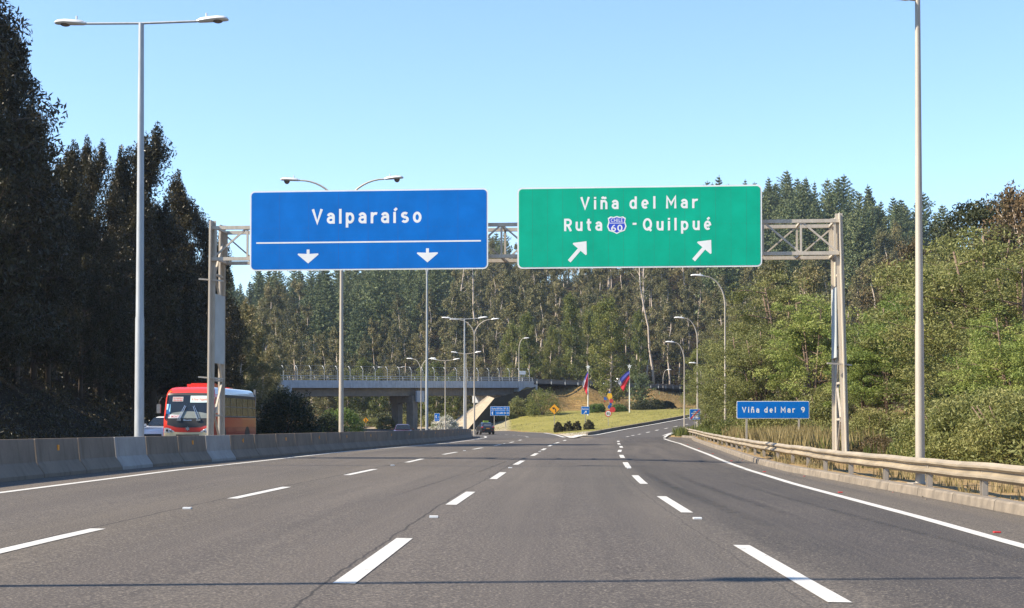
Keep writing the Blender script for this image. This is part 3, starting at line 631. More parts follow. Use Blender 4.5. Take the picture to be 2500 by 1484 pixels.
bs, k, _ = big_sign('blue_sign', 616, 1194, 466.5, 661.5, 566, M['sign_blue'], 'wide blue overhead sign reading Valparaíso above two down arrows')
bc = 905.0
W_ = M['sign_white']
def px_(x): return (x - bc) * k
signword('Valparaíso', bs, W_, px_(768), 15.5 * k, 35.5 * k, 266 * k)
plate('line', [(px_(632), -31 * k), (px_(1177), -31 * k), (px_(1177), -27.5 * k), (px_(632), -27.5 * k)], W_, bs, -.0085, .002)
for x in (759, 1048.5): plate('arrow', down_arrow(32 * k), W_, bs, -.0085, .002, z=-62 * k, x=px_(x))
gs, k, _ = big_sign('green_sign', 1265, 1858.5, 458, 656, 556, M['sign_green'], 'wide green overhead sign reading Viña del Mar and Ruta 60 Quilpué')
bc = 1562.0
signword('Viña', gs, W_, px_(1420), 44 * k, 30.5 * k, 93 * k); signword('del', gs, W_, px_(1539.5), 44 * k, 30.5 * k, 63 * k); signword('Mar', gs, W_, px_(1628), 44 * k, 30.5 * k, 76 * k)
signword('Ruta', gs, W_, px_(1380), -8.5 * k, 30.5 * k, 93 * k)
signword('Quilpué', gs, W_, px_(1572), -9.5 * k, 30.5 * k, 165 * k)
plate('dash', [(px_(1547), 5 * k), (px_(1556.5), 5 * k), (px_(1556.5), 10 * k), (px_(1547), 10 * k)], W_, gs, -.0085, .002)
for x, dz in ((1413.5, -58), (1715.5, -58)):
    ar = [(-.085, -.62), (.085, -.62), (.085, .10), (.40, .10), (.42, .16), (0, .62), (-.42, .16), (-.40, .10), (-.085, .10)]
    plate('arrow', rot(ar, -R(41), 52 * k), W_, gs, -.0085, .002, z=dz * k, x=px_(x))
def shield(s): return [(-.50*s,.36*s),(-.34*s,.46*s),(-.18*s,.42*s),(0,.48*s),(.18*s,.42*s),(.34*s,.46*s),(.50*s,.36*s),(.46*s,.16*s),(.54*s,-.10*s),(.44*s,-.34*s),(.16*s,-.43*s),(0,-.52*s),(-.16*s,-.43*s),(-.44*s,-.34*s),(-.54*s,-.10*s),(-.46*s,.16*s)]
sh = plate('route_shield', shield(44 * k), W_, gs, -.0085, .002, z=6 * k, x=px_(1508.5))
plate('shield_panel', shield(38 * k), M['shield_blue'], sh, -.0095, .0008, z=6 * k, x=px_(1508.5))
plate('line', [(px_(1491), 9 * k), (px_(1526), 9 * k), (px_(1526), 10.5 * k), (px_(1491), 10.5 * k)], W_, sh, -.0105, .0008)
lettering('CHILE', sh, W_, px_(1508.5), 12.5 * k, 9 * k, 29 * k, y=-.0108, bold=.008); lettering('60', sh, W_, px_(1508.5), -9.5 * k, 16 * k, 28 * k, y=-.0108, bold=.012)

# ------------------------------------------------------------------ signs on posts
def post_sign(name, pc, Y, wpx, hpx, label, m, posts=(0,), pr=.035, border=True, rz=0.0, r=.06, gdrop=None):
    c = at(pc[0], pc[1], Y); q = Y / F; w_, h_ = wpx * q, hpx * q; zg = gz(c.x, Y) + .0 if gdrop is None else gdrop
    root = empty(name, (c.x, c.y, zg), rz, label, 'road sign'); h0 = c.z - zg
    for px in posts:
        b = MB(); b.box((px * q, .035, (h0 + h_ * .3) / 2 - .05), (2 * pr, 2 * pr * .8, h0 + h_ * .3 + .1)); b.build('post', M['galv_warm'], root)
    if border: plate('border', rrect(w_, h_, r), W_, root, 0, .015, z=h0)
    if m is not None: plate('panel', rrect(w_ - .06 * (h_ ** .5), h_ - .06 * (h_ ** .5), r * .8), m, root, -.005, .005, z=h0)
    return root, q, h0
B_ = M['sign_blue']
s, q, h = post_sign('distance_sign', (1887, 1000.5), 72, 176, 43, 'blue roadside sign reading Viña del Mar 9 on two posts', B_, (-64, 63), .045, rz=-.06)
signword('Viña', s, W_, -75 * q, h - 7 * q, 14 * q, 42 * q); signword('del', s, W_, -21 * q, h - 7 * q, 14 * q, 28 * q); signword('Mar', s, W_, 19 * q, h - 7 * q, 14 * q, 34 * q); signword('9', s, W_, 68 * q, h - 7 * q, 14 * q, 10 * q)
s, q, h = post_sign('motorway_end_sign', (1696.5, 1011.5), 128, 26, 26, 'blue square end of motorway sign with red diagonal bar', B_, (0,), .04)
for nm, po, m_, y in (('symbol', [(-9,-10),(-1.2,-10),(-.8,-1),(-5.5,-1)], W_, -.01), ('symbol', [(9,-10),(1.2,-10),(.8,-1),(5.5,-1)], W_, -.01), ('symbol', [(-8.5,1),(8.5,1),(8.5,3),(-8.5,3)], W_, -.01), ('symbol', [(-3.5,5),(-.6,5),(-.4,8),(-2.4,8)], W_, -.01), ('symbol', [(3.5,5),(.6,5),(.4,8),(2.4,8)], W_, -.01), ('red_bar', [(-11,-11.5),(-9,-11.5),(11,10),(11,11.5),(9.5,11.5),(-11,-9.5)], M['sign_red'], -.016)):
    plate(nm, [(a * q, b_ * q) for a, b_ in po], m_, s, y, .005, z=h)
def disc(r, n=28): return [(r * math.cos(2 * math.pi * i / n), r * math.sin(2 * math.pi * i / n)) for i in range(n)]
s, q, h = post_sign('speed_limit_sign', (1485, 1009.5), 180, 16, 16, 'round speed limit sign reading 80 with red rim on the lawn', None, (0,), .035, border=False)
plate('red_rim', disc(8 * q), M['sign_red'], s, 0, .02, z=h); plate('panel', disc(6.2 * q), W_, s, -.006, .006, z=h); lettering('80', s, M['black'], 0, h - 3 * q, 6.2 * q, 8.5 * q, y=-.012, bold=.012)
s, q, h = post_sign('exit_sign', (1429, 1002), 175, 20, 19, 'small blue exit sign reading Salida with slanted arrow', B_, (0,), .04)
lettering('Salida', s, W_, 0, h + 1.6 * q, 4.6 * q, 16 * q, y=-.012, bold=.012); plate('arrow', [(a, b_) for a, b_ in rot([(-.1,-.62),(.1,-.62),(.1,.10),(.42,.10),(0,.62),(-.42,.10),(-.1,.10)], -R(48), 8 * q)], W_, s, -.012, .005, z=h - 4.4 * q)
def diamond(name, pc, Y, d, label):
    c = at(pc[0], pc[1], Y); q = Y / F; zg = gz(c.x, Y); s = empty(name, (c.x, c.y, zg), 0, label, 'road sign'); h = c.z - zg; a = d * q / 2
    MB().box((0, .035, h / 2 - .1), (.08, .05, h + .4)).build('post', M['galv_warm'], s)
    plate('border', [(a, 0), (0, a), (-a, 0), (0, -a)], M['black'], s, 0, .015, z=h); a *= .93; plate('panel', [(a, 0), (0, a), (-a, 0), (0, -a)], M['sign_yellow'], s, -.006, .006, z=h); return s, q, h
s, q, h = diamond('curve_warning_sign', (1353.5, 999), 190, 27, 'yellow diamond warning sign with curved black arrow to the left')
plate('arrow', [(a * q, b_ * q) for a, b_ in [(2,-7.5),(4.2,-7.5),(4.4,-2),(3.2,1.2),(-.2,2.8),(.6,5),(-5.6,3.6),(-2.6,-1.6),(-1.6,.8),(1,0),(2,-2.2)]], M['black'], s, -.012, .005, z=h)
s, q, h = diamond('merge_warning_sign', (893, 1026), 232, 15, 'small yellow diamond merge sign beyond the median lamps')
plate('symbol', [(a * q, b_ * q) for a, b_ in [(-1.2,-4.5),(.6,-4.5),(.6,-1.6),(3,-3.6),(3.8,-2.4),(.6,.6),(.6,4.5),(-1.2,4.5)]], M['black'], s, -.012, .005, z=h)
s, q, h = post_sign('kilometre_sign', (1220.5, 1003.5), 211, 47, 22.5, 'blue sign reading Ruta 68 Km 101.5 with a phone number', B_, (-14, 14), .05)
lettering('Ruta 68 Km 101.5', s, W_, 0, h + 4 * q, 4.6 * q, 40 * q, y=-.012, bold=.01); lettering('22 680 00 01', s, W_, 6.5 * q, h - 7 * q, 4.6 * q, 30 * q, y=-.012, bold=.01)
plate('line', [(-22 * q, 1.2 * q), (22 * q, 1.2 * q), (22 * q, 1.7 * q), (-22 * q, 1.7 * q)], W_, s, -.012, .004, z=h)
PH = [(-3,4),(-.2,4),(-.2,2.2),(-1.4,2),(-1.4,-2),(-.2,-2.2),(-.2,-4),(-3,-4),(-4,-1.5),(-4,1.5)]
plate('symbol', [(a * q * .8, b_ * q * .9) for a, b_ in PH], W_, s, -.012, .004, z=h - 5 * q, x=-16.5 * q)
s, q, h = post_sign('phone_sign', (1067, 1019), 213, 13, 20, 'small blue emergency phone sign beside the white flowering bush', B_, (-3, 3), .03)
plate('symbol', [(a * q * .8, b_ * q * .9) for a, b_ in PH], W_, s, -.012, .004, z=h + 2 * q, x=-.5 * q); lettering('SOS', s, W_, 3.8 * q, h - .5 * q, 3 * q, 3.6 * q, y=-.012, bold=.005)
plate('line', [(-5.5 * q, -4.6 * q), (5.5 * q, -4.6 * q), (5.5 * q, -4.1 * q), (-5.5 * q, -4.1 * q)], W_, s, -.012, .004, z=h)

# ------------------------------------------------------------------ street lamps
def lamp_head(parent, p, d, up=.08, L=.85, bowl=True):
    p = Vector(p); d = Vector(d).normalized(); side = Vector((0, 0, 1)).cross(d).normalized(); n_ = (Vector((0, 0, 1)) + d * -up).normalized()
    d2 = (d + Vector((0, 0, up))).normalized(); mb = MB(); rings = []
    for t, wd, ht, zc in ((0, .05, .05, 0), (.08, .08, .075, .0), (.12, .10, .09, .01), (.35, .125, .10, .02), (.65, .16, .105, .03), (.88, .14, .085, .03), (.97, .09, .055, .02), (1, .03, .02, .015)):
        rings.append([p + d2 * (t * L) + side * (wd * 1.2 * math.cos(a)) + n_ * (zc + ht * math.sin(a) * (1 if math.sin(a) > 0 else .55)) for a in [2 * math.pi * k / 12 for k in range(12)]])
    mb.loft(rings); c = p + d2 * (.3 * L) + n_ * .13; mb.tube([c, c + Vector((0, 0, .09))], .03, 6)
    h = mb.build('lamp_head', M['lamp_grey'], parent, smooth=True)
    c = p + d2 * (.66 * L) - n_ * .015; MB().ball(c, (.14, .14, .17 if bowl else .06), 8).build('lamp_glass', M['lamp_glass'], h, smooth=True)
def street_lamp(px, Y, H, kind, label, rz=0.0, m='galv', r=.11, group=None, zg=None, arm=1.85, side=(-1, 1), up=.06):
    x = at(px, 1043, Y).x; z = gz(x, Y) if zg is None else zg; root = empty('street_lamp', (x, Y, z), rz, label, 'street lamp', group)
    H = H - z                                                          # H is the absolute height of the arm
    pole = MB().tube([(0, 0, -.1), (0, 0, .0), (0, 0, H * .33), (0, 0, H * .335), (0, 0, H - (.0 if kind == 'T' else 1.9))], [r * 1.05, r, r * .9, r * .82, r * .55], 12).build('pole', M[m], root, smooth=True)
    MB().box((0, 0, .03), (.42, .42, .06)).build('base_plate', M[m], root)
    for sd_ in side:
        b = MB()
        if kind == 'T': b.tube([(0, 0, H), (sd_ * arm, 0, H + arm * up)], .035, 8); tip = (sd_ * arm, 0, H + arm * up); d = (sd_, 0, 0)
        else:
            P = [(arm * (1 - math.cos(R(90 * i / 12))), 0, H - 1.92 + 1.92 * math.sin(R(90 * i / 12))) for i in range(13)]
            b.tube([(sd_ * a, 0, c) for a, _, c in P], [.06 - .002 * i for i in range(13)], 8); tip = (sd_ * arm, 0, H); d = (sd_, 0, 0)
        b.build('arm', M[m], root, smooth=True); lamp_head(root, tip, d, up if kind == 'T' else .03, .9, kind == 'C')
    return root
G1 = 'street lamps along the median'; zA = lambda py, Y: HC + (YH - py) / F * Y
street_lamp(340, 43, zA(52, 43), 'T', 'tall two headed lamp with straight arms, its pole beside the bus', -.08, r=.14, group=G1, arm=1.6, up=.015)
street_lamp(833, 71, zA(437, 71), 'C', 'two headed lamp with curved arms rising above the blue sign', -.1, 'galv_warm', .12, G1, arm=2.0)
street_lamp(1042, 98, zA(600, 98), 'C', 'dark pole forking into curved arms behind the blue sign', -.1, 'galv', .10, G1, arm=1.9)
street_lamp(1134, 148, zA(779, 148), 'T', 'two headed lamp with straight arms by the far end of the barrier', -.12, r=.12, group=G1, arm=1.35, up=.06)
street_lamp(1158, 171, zA(780, 171), 'C', 'curved arm lamp right of the straight arm lamp near the taxi', -.12, 'galv_warm', .10, G1, arm=1.9)
street_lamp(1138, 200, zA(864, 200), 'T', 'low lamp with short straight arms seen just over the bridge fence', -.2, 'galv_warm', .09, G1, arm=1.15, up=.12)
street_lamp(1087, 205, zA(881, 205), 'T', 'pale two headed lamp in front of the white flowering bush', -.2, 'galv_warm', .09, G1, arm=1.1, up=.12)
street_lamp(1028, 206, zA(876, 206), 'C', 'thin curved arm lamp in front of the bridge pier', -.3, 'galv_warm', .08, G1, arm=1.2)
street_lamp(956, 285, zA(897, 285), 'C', 'distant curved arm lamp behind the bridge fence', -.2, 'galv_warm', .09, G1, arm=1.8)
street_lamp(872, 300, zA(911, 300), 'C', 'farthest curved arm lamp, low behind the left part of the bridge fence', -.2, 'galv_warm', .09, G1, arm=1.8)
street_lamp(-1250, 14.0, 12.1, 'T', 'two headed median lamp left of the camera casting the near shadow line', -.08, r=.13, group=G1, arm=1.6, up=.015, zg=.15) if False else None
nl = street_lamp(1250, 11.0, 12.1, 'T', 'two headed median lamp outside the frame casting the nearest shadow', .2, r=.088, group=G1, arm=1.9, up=.015, zg=.14); nl.location.x = -10.15; nl.location.y = 9.6
G2 = 'single armed lamps along the right verge'
street_lamp(1771, 100, zA(674, 100), 'S', 'tallest single armed lamp, under the right end of the green sign', 0, 'galv_warm', .085, G2, arm=1.35, side=(-1,))
street_lamp(1703, 132, zA(777, 132), 'S', 'single armed lamp whose pole crosses the end of motorway sign', 0, 'galv_warm', .085, G2, arm=1.1, side=(-1,))
street_lamp(1671, 150, zA(836, 150), 'S', 'single armed lamp at the far tip of the guardrail', 0, 'galv_warm', .085, G2, arm=.95, side=(-1,))
street_lamp(1712, 188, zA(887, 188), 'S', 'single armed lamp mostly hidden in the trees by the exit ramp', 0, 'galv_warm', .085, G2, arm=.6, side=(-1,))
street_lamp(1619, 292, zA(903, 292), 'S', 'small distant lamp behind the overpass guardrail', 0, 'galv_warm', .06, G2, arm=.7, side=(1,), zg=8.3)
street_lamp(1267, 242, zA(826, 242), 'S', 'single armed lamp standing at the right end of the bridge', 0, 'galv_warm', .08, G2, arm=.75, side=(1,), zg=7.9)
pr_ = street_lamp(2246, 31.3, zA(-6, 31.3), 'T', 'near thick dusty pole behind the guardrail, its head cut by the frame top', .05, 'galv_warm', .098, G2, arm=.16, side=(-1,), up=.1, zg=.0)
# ------------------------------------------------------------------ overpass bridge
M['dark_wall'] = concrete('shade_dark_wall', (.05, .045, .035), (.02, .02, .015), .6)  # near black tone paints the shade under the deck into the wall
BA, BB = Vector((-31.5, 198.3, 0)), Vector((3.0, 238.6, 0)); BL_ = (BB - BA).length; bdir = (BB - BA).normalized(); brz = math.atan2(bdir.y, bdir.x)
br = empty('overpass_bridge', BA, brz, 'concrete overpass bridge crossing the motorway with a tall curved top fence', 'bridge')
bz = lambda x: 7.25 + 1.05 * x / BL_                                  # deck level along the bridge; local +y points away from the camera
def slab(x0, x1, y0, y1, d0, d1):
    mb = MB(); n = max(2, int((x1 - x0) / 4)); rings = []
    for i in range(n + 1): x = x0 + (x1 - x0) * i / n; z = bz(x); rings.append([(x, y0, z + d0), (x, y1, z + d0), (x, y1, z + d1), (x, y0, z + d1)])
    return mb.loft(rings)
slab(-8, BL_, .35, 9.5, -.45, -.05).build('deck', M['asphalt_plain'], br)
slab(-8, BL_ + .6, 0, .35, -.98, .04).build('parapet', M['bridge'], br); slab(-8, BL_ + .6, 9.5, 9.85, -.9, .04).build('parapet', M['bridge'], br)
for y in (1.0, 3.5, 6.0, 8.4): slab(4, BL_ - 1, y, y + .5, -1.95, -.46).build('girder', M['girder'], br); slab(4, BL_ - 1, y - .15, y + .65, -2.1, -1.94).build('girder', M['girder'], br)
slab(-8, 4, -.03, 9.6, -2.6, -.46).build('end_wall', M['bridge'], br)
slab(BL_ - 3, BL_ + 1.5, -.03, 9.6, -3.2, -.46).build('end_wall', M['bridge'], br)
pi_ = MB(); xp = BL_ * .52
pi_.box((xp, 2.6, bz(xp) - 2.6), (1.3, 4.6, 1.0)); pier = pi_.build('pier', M['girder'], br)
for y in (1.0, 4.0): MB().box((xp, y, (bz(xp) - 3.1 + .4) / 2), (.95, 1.3, bz(xp) - 3.1 - .4)).build('column', M['girder'], pier)
MB().box((xp + .5, -.12, bz(xp) - 2.2), (1.5, .3, 1.6)).build('drain_box', M['bridge'], br)
fp = [(0, 0), (0, 1.35), (.06, 1.6), (.22, 1.85), (.42, 2.0)]
for i in range(23):
    x = 0.4 + i * (BL_ - .6) / 22; b = MB().tube([(x, .2 + a, bz(x) + z) for a, z in fp], .035, 6); b.build('fence_post', M['galv'], br)
    b = MB().tube([(x + .6, .1, bz(x)), (x + .6, .08, bz(x) + .3), (x + .6, .2, bz(x) + .62)], .04, 6); b.build('railing_post', M['galv'], br)
fw = MB()
for a, z in [(0, .3), (0, .65), (0, 1.0), (0, 1.35), (.42, 2.0)]: fw.tube([(0, .2 + a, bz(0) + z), (BL_, .2 + a, bz(BL_) + z)], .012 if z < 2 else .022, 4)
for i in range(160): x = i * BL_ / 160; fw.tube([(x, .2, bz(x) + .05), (x, .2, bz(x) + 1.35), (x, .62, bz(x) + 2.0)], .007, 3)
fw.build('fence_wire', M['rail_dark'], br)
rl_ = MB()
for z in (.32, .62): rl_.tube([(-2, .14, bz(-2) + z), (BL_ + .5, .14, bz(BL_) + z)], .045, 6)
rl_.build('railing', M['galv'], br)
P0 = Vector((-3.9, 231.5, 0)); sp = MB()                                # sunny concrete slope of the abutment
top_a, top_b = at(1190, 968, 232.5), at(1203, 972, 239); bot_a, bot_b = at(1108, 1036, 224), at(1126, 1047, 221); bot_c = at(1084, 1042, 233)
def W2(p): return p
ab = MB()
A_ = [at(1190, 966, 228), at(1207, 972, 224.5), at(1143, 1047, 212.5), at(1088, 1043, 218)]
Dn = [Vector((v.x, v.y, -.4)) for v in A_]
ab.add([*A_, *Dn], [(0, 1, 2, 3), (3, 2, 6, 7), (1, 0, 4, 5), (0, 3, 7, 4)])
inv = Matrix.LocRotScale(BA, Matrix.Rotation(brz, 3, 'Z'), None).inverted()
abu = ab.build('abutment_slope', M['spill']); abu.parent = br; abu.matrix_parent_inverse = inv
aw = MB(); E1, E2 = Vector((3.6, 234.5, 7.4)), Vector((3.6, 234.5, .5)); aw.add([A_[1] + Vector((.02, 0, .0)), A_[2], Dn[2], Dn[1], E1, E2], [(0, 1, 2, 3), (0, 3, 5, 4)])  # added dark sheet standing in for the shade beside the slope
t_ = aw.build('abutment_shade_wall', M['dark_wall']); t_.parent = br; t_.matrix_parent_inverse = inv.copy()
c = at(1276, 910, 243); bd = empty('direction_board', (c.x, 243, 8.0), R(10), 'small blank white board on three legs at the right end of the bridge', 'board')
MB().box((0, 0, c.z - 8.0), (.98, .04, .55)).build('panel', M['sign_white'], bd)
for x in (-.3, 0, .3): MB().box((x, .04, (c.z - 8.1) / 2), (.07, .05, c.z - 8.0)).build('leg', M['galv_warm'], bd)

# ------------------------------------------------------------------ flags
def flagpole(px, ybase, ytop, Y, zfl, shape, label, order):
    b = at(px, ybase, Y); t = at(px, ytop, Y); root = empty('flagpole', (b.x, Y, b.z), 0, label, 'flagpole', 'white flagpoles on the lawn'); H = t.z - b.z
    MB().tube([(0, 0, -.6), (0, 0, H)], [.085, .055], 10).build('pole', M['white_paint'], root, smooth=True)
    st = [(.36 * (1 if i % 2 == 0 else .42) * math.sin(math.pi * i / 5), .36 * (1 if i % 2 == 0 else .42) * math.cos(math.pi * i / 5) + H + .28) for i in range(10)]
    MB().prism(st, .08, -.04).build('star', M['white_paint'], root)
    f = empty('flag', (b.x, Y - .08, b.z), 0, 'blue white and red flag hanging from the ' + ('left' if order == 0 else 'right') + ' white flagpole', 'flag', 'flags on the white flagpoles')
    n, m_ = 14, 10; V = []; q = Y / F
    for i in range(n + 1):                                            # i along the fly (hanging), j along the hoist
        for j in range(m_ + 1):
            u, v = i / n, j / m_; x0, z0 = 0, H - .25 - v * zfl[0]
            x1, z1 = shape[0] + v * shape[1], H - .25 - zfl[1] - v * shape[2]
            s_ = u ** .8; V.append((x0 * (1 - s_) + x1 * s_, .10 * math.sin(5 * v + 6 * u) * u + .04 * math.sin(13 * v), z0 * (1 - u) + z1 * u))
    mb = MB(); fs = []; mi = []
    for i in range(n):
        for j in range(m_):
            top = j < m_ * (.3, .5)[order]; col = (0 if i < n * (.45, .75)[order] else 1) if top else 2  # right flag: the wider blue also paints its white in shade
            fs.append((i * (m_ + 1) + j, (i + 1) * (m_ + 1) + j, (i + 1) * (m_ + 1) + j + 1, i * (m_ + 1) + j + 1)); mi.append(col)
    mb.v = V; mb.f = fs; mb.m = mi; mb.build('cloth', [M['flag_blue'], M['flag_white'], M['flag_red']], f, smooth=True)
for n_, c_ in (('flag_blue', (.05, .06, .30)), ('flag_white', (.5, .48, .55)), ('flag_red', (.55, .015, .03))):
    m, t, b, N, L = nmat(n_); b.inputs['Base Color'].default_value = (*c_, 1); b.inputs['Roughness'].default_value = .8; M[n_] = m
flagpole(1435.7, 1004, 901, 216, (1.3, 1.9), (-.85, .75, 1.7), 'left white flagpole with a star on top above the exit sign', 0)
flagpole(1537, 1011.7, 899, 218, (1.35, 1.6), (-1.75, .9, 1.5), 'right white flagpole with a star on top on the open lawn', 1)

# ------------------------------------------------------------------ cut out plate sculpture
SY = 207; q = SY / F; b0 = at(1490, 1007, SY); zg = gz(b0.x, SY); sc = empty('sculpture', (b0.x, SY, zg), 0, 'colourful sculpture of blue, yellow and red plates standing on the lawn', 'sculpture')
def zp(x, y): return ((2350 + x * .2022) / 1.6384 - 1490) * q, at(1490, (1450 + y * .2022) / 1.6384, SY).z - zg
for nm, po, m_, y0 in (('blue_tip', [(412,605),(435,558),(458,605)], 'sculpt_blue', 0), ('yellow_house', [(405,605),(470,605),(492,665),(478,716),(440,716),(430,752),(418,716),(408,700),(388,664)], 'sculpt_yellow', -.02), ('blue_flag', [(328,676),(365,690),(400,735),(328,742)], 'sculpt_blue', .02), ('red_square', [(330,752),(354,752),(354,776),(330,776)], 'sculpt_red', .02), ('yellow_triangle', [(514,806),(537,752),(560,806)], 'sculpt_yellow', .02), ('blue_link', [(440,800),(470,800),(484,846),(450,852),(436,830)], 'sculpt_blue', .03)):
    plate(nm, [zp(*p) for p in po], M.setdefault(m_, solid(m_, {'sculpt_blue': (.01, .10, .42), 'sculpt_yellow': (.8, .45, .02), 'sculpt_red': (.55, .04, .04)}[m_], .4)), sc, y0, .1)
for nm, c_, r_, m_, y0 in (('red_disc', (470, 760), 38, 'sculpt_red', -.1), ('blue_disc', (437, 878), 36, 'sculpt_blue', .04), ('red_disc', (496, 932), 55, 'sculpt_red', -.12)):
    cx, cz = zp(*c_); rr = r_ * .2022 / 1.6384 * q; plate(nm, [(cx + a, cz + b_) for a, b_ in disc(rr)], M[m_], sc, y0, .12)
fr = MB()
for a, b_ in (((462, 1000), (455, 720)), ((330, 790), (330, 676)), ((330, 760), (450, 760)), ((537, 806), (470, 770)), ((470, 1000), (440, 860))):
    (x1, z1), (x2, z2) = zp(*a), zp(*b_); fr.bar((x1, .06, max(z1, -.3)), (x2, .06, z2), .05, .05)
fr.build('frame', M['black'], sc)

# ------------------------------------------------------------------ vehicles
def carpaint(name, c, coat=.8): return solid(name, c, .35, 0, .03, coat=coat)
M['bus_red'] = carpaint('bus_red', (.66, .035, .018)); M['bus_orange'] = carpaint('bus_orange', (.45, .04, .012), .15); M['bus_cream'] = carpaint('bus_cream', (.72, .58, .34)); M['bus_white'] = carpaint('bus_white', (.7, .68, .66)); M['bus_maroon'] = carpaint('bus_maroon', (.30, .018, .012), .15)
M['orange_text'] = solid('orange_text', (.85, .16, .02), .5); M['red_text'] = solid('red_text', (.6, .02, .02), .5); M['card_blue'] = solid('pale_blue_card', (.25, .55, .75), .5); M['route_board'] = solid('route_board', (.45, .42, .40), .5); M['banner'] = solid('windscreen_banner', (.66, .80, .76), .4); M['bus_glass'] = solid('bus_window_glass', (.085, .08, .045), .2, var=.75, scale=3.5); M['dash_reflection_grey'] = solid('dash_reflection_grey', (.2, .23, .22), .6)  # dash grey and olive window glass have reflections painted into the colour
def build_bus(loc, rz):
    root = empty('bus', loc, rz, 'red and orange city bus with cream bumper coming toward the camera', 'bus'); Wd, L = 1.2, 8.6
    lv = [(.30,.10,.97),(.45,.02,1.0),(1.02,.0,1.0),(1.42,.06,1.0),(1.7,.12,.995),(2.35,.28,.975),(2.56,.36,.955),(2.72,.50,.92),(2.84,.72,.85),(2.90,1.05,.74)]
    def ring(z, fy, k, n=6):
        hw = Wd * k; rf, rr = .34, .18; y1 = L - max(0, z - 2.2) * .25; P = []
        for cx, cy, r, a0 in ((hw - rf, fy + rf * .6, rf, -90), (hw - rr, y1 - rr, rr, 0), (-hw + rr, y1 - rr, rr, 90), (-hw + rf, fy + rf * .6, rf, 180)):
            for i in range(n + 1): a = R(a0 + 90 * i / n); P.append(Vector((cx + r * math.cos(a), cy + r * (.6 if cy < 2 else 1) * math.sin(a), z)))
        return P
    rings = [ring(*l) for l in lv]; mb = MB().loft(rings); n = len(rings[0])
    for fi, f in enumerate(mb.f):
        c = sum((Vector(mb.v[i]) for i in f), Vector()) / len(f); m_ = 0
        if c.z < .46: m_ = 1
        elif c.y > 6.6 + (1.4 - c.z) * -.9 and c.z < 1.45 and abs(c.x) > .9: m_ = 1
        elif abs(c.x) > 1.05 and .98 < c.z < 1.45 and c.y > .8: m_ = 2
        elif abs(c.x) > 1.05 and c.z < .98 and c.y > .8: m_ = 3
        elif c.z > 2.62 and abs(c.x) > .9 and c.y > 1.2: m_ = 4
        mb.m[fi] = m_
    mb.build('body', [M['bus_red'], M['bus_cream'], M['bus_orange'], M['bus_maroon'], M['bus_white']], root, smooth=True)
    def fy(z): return float(np.interp(z, [l[0] for l in lv], [l[1] for l in lv]))
    def fk(z): return float(np.interp(z, [l[0] for l in lv], [l[2] for l in lv]))
    def fpt(x, z, off=.015):                                           # point on the front face
        hw = Wd * fk(z); a = abs(x) - (hw - .34); y = fy(z) + (0 if a < 0 else .34 * .6 * (1 - math.sqrt(max(0, 1 - (min(a, .339) / .34) ** 2)))); return (x, y - off, z)
    def fpatch(name, x0, x1, zb, zt, m_, off=.015, nx=14, nz=6, parent=root, t=.02):
        V = [fpt(x0(zb(0) + (0)) if callable(x0) else x0 + (x1 - x0) * i / nx, (zb(x0 + (x1 - x0) * i / nx)) + ((zt(x0 + (x1 - x0) * i / nx)) - zb(x0 + (x1 - x0) * i / nx)) * j / nz, off) for j in range(nz + 1) for i in range(nx + 1)]
        k = nx + 1; mb = MB(); b_ = [(x, y + t, z) for x, y, z in V]; F_ = [(j * k + i, j * k + i + 1, (j + 1) * k + i + 1, (j + 1) * k + i) for j in range(nz) for i in range(nx)]
        mb.add(V, F_); return mb.build(name, m_, parent, smooth=True)
    ct = lambda v: (lambda x: v)
    fpatch('windscreen', -1.08, 1.08, ct(1.40), ct(2.50), M['glass_dark'], .012)
    fpatch('dash_reflection', -.8, 1.0, ct(1.42), lambda x: 1.60 + .14 * (1 - (x / 1.05) ** 2), M['dash_reflection_grey'], .016, nx=10, nz=2)  # pale patch painting the dash reflection low on the windscreen
    fpatch('header_band', -1.06, 1.06, ct(2.50), lambda x: 2.62 - .03 * abs(x), M['black'], .012, nz=2)
    fpatch('front_grille', -.98, .98, lambda x: 1.06 - .08 * (1 - min(1, abs(x) / .9) ** 2) + .12 * max(0, abs(x) - .55), ct(1.40), M['black'], .014)
    fpatch('bumper', -1.15, 1.15, ct(.31), lambda x: .76 + .05 * max(0, abs(x) - .25), M['bus_cream'], .03, nz=4)
    fpatch('lower_grille', -.55, .55, ct(.50), ct(.66), M['black'], .04, nz=2)
    for s in (-1, 1):
        h_ = fpatch('headlight', min(s * .62, s * 1.12), max(s * .62, s * 1.12), lambda x: .74 + .06 * max(0, .9 - abs(x)), lambda x: .80 + .17 * min(1, (abs(x) - .60) / .3), M['headlamp'], .03, nx=6, nz=3)
        for x in (.80, .97): c = fpt(s * x, .85, .035); MB().ball(c, (.06, .02, .06), 6).build('bulb', M['chrome'] if x < .9 else M['black'], h_, smooth=True)
        wx = s * .33; w_ = MB(); w_.tube([fpt(s * .42 + .05, 1.38, .05), fpt(s * .17 + .05, 1.98, .06)], .018, 6).tube([fpt(s * .50 + .05, 1.42, .05), fpt(s * .22 + .05, 2.02, .07)], .014, 6); w_.box(fpt(s * .46 + .05, 1.34, .05), (.2, .05, .1)); w_.build('wiper', M['chrome'], root)
        mr = MB(); xx = s * 1.16
        mr.tube([(s * 1.08, .28, 2.42), (s * 1.24, .10, 2.40), (s * 1.34, .02, 2.2), (s * 1.36, 0, 2.05)], .025, 6); arm_ = mr.build('mirror_arm', M['black'], root, smooth=True)
        MB().box((s * 1.37, 0, 1.86), (.17, .12, .42)).build('mirror', M['rail_dark'], arm_)
        MB().ball(fpt(s * .92, 2.66, .03), (.07, .03, .025), 5).build('marker_lamp', M['amber'], root)
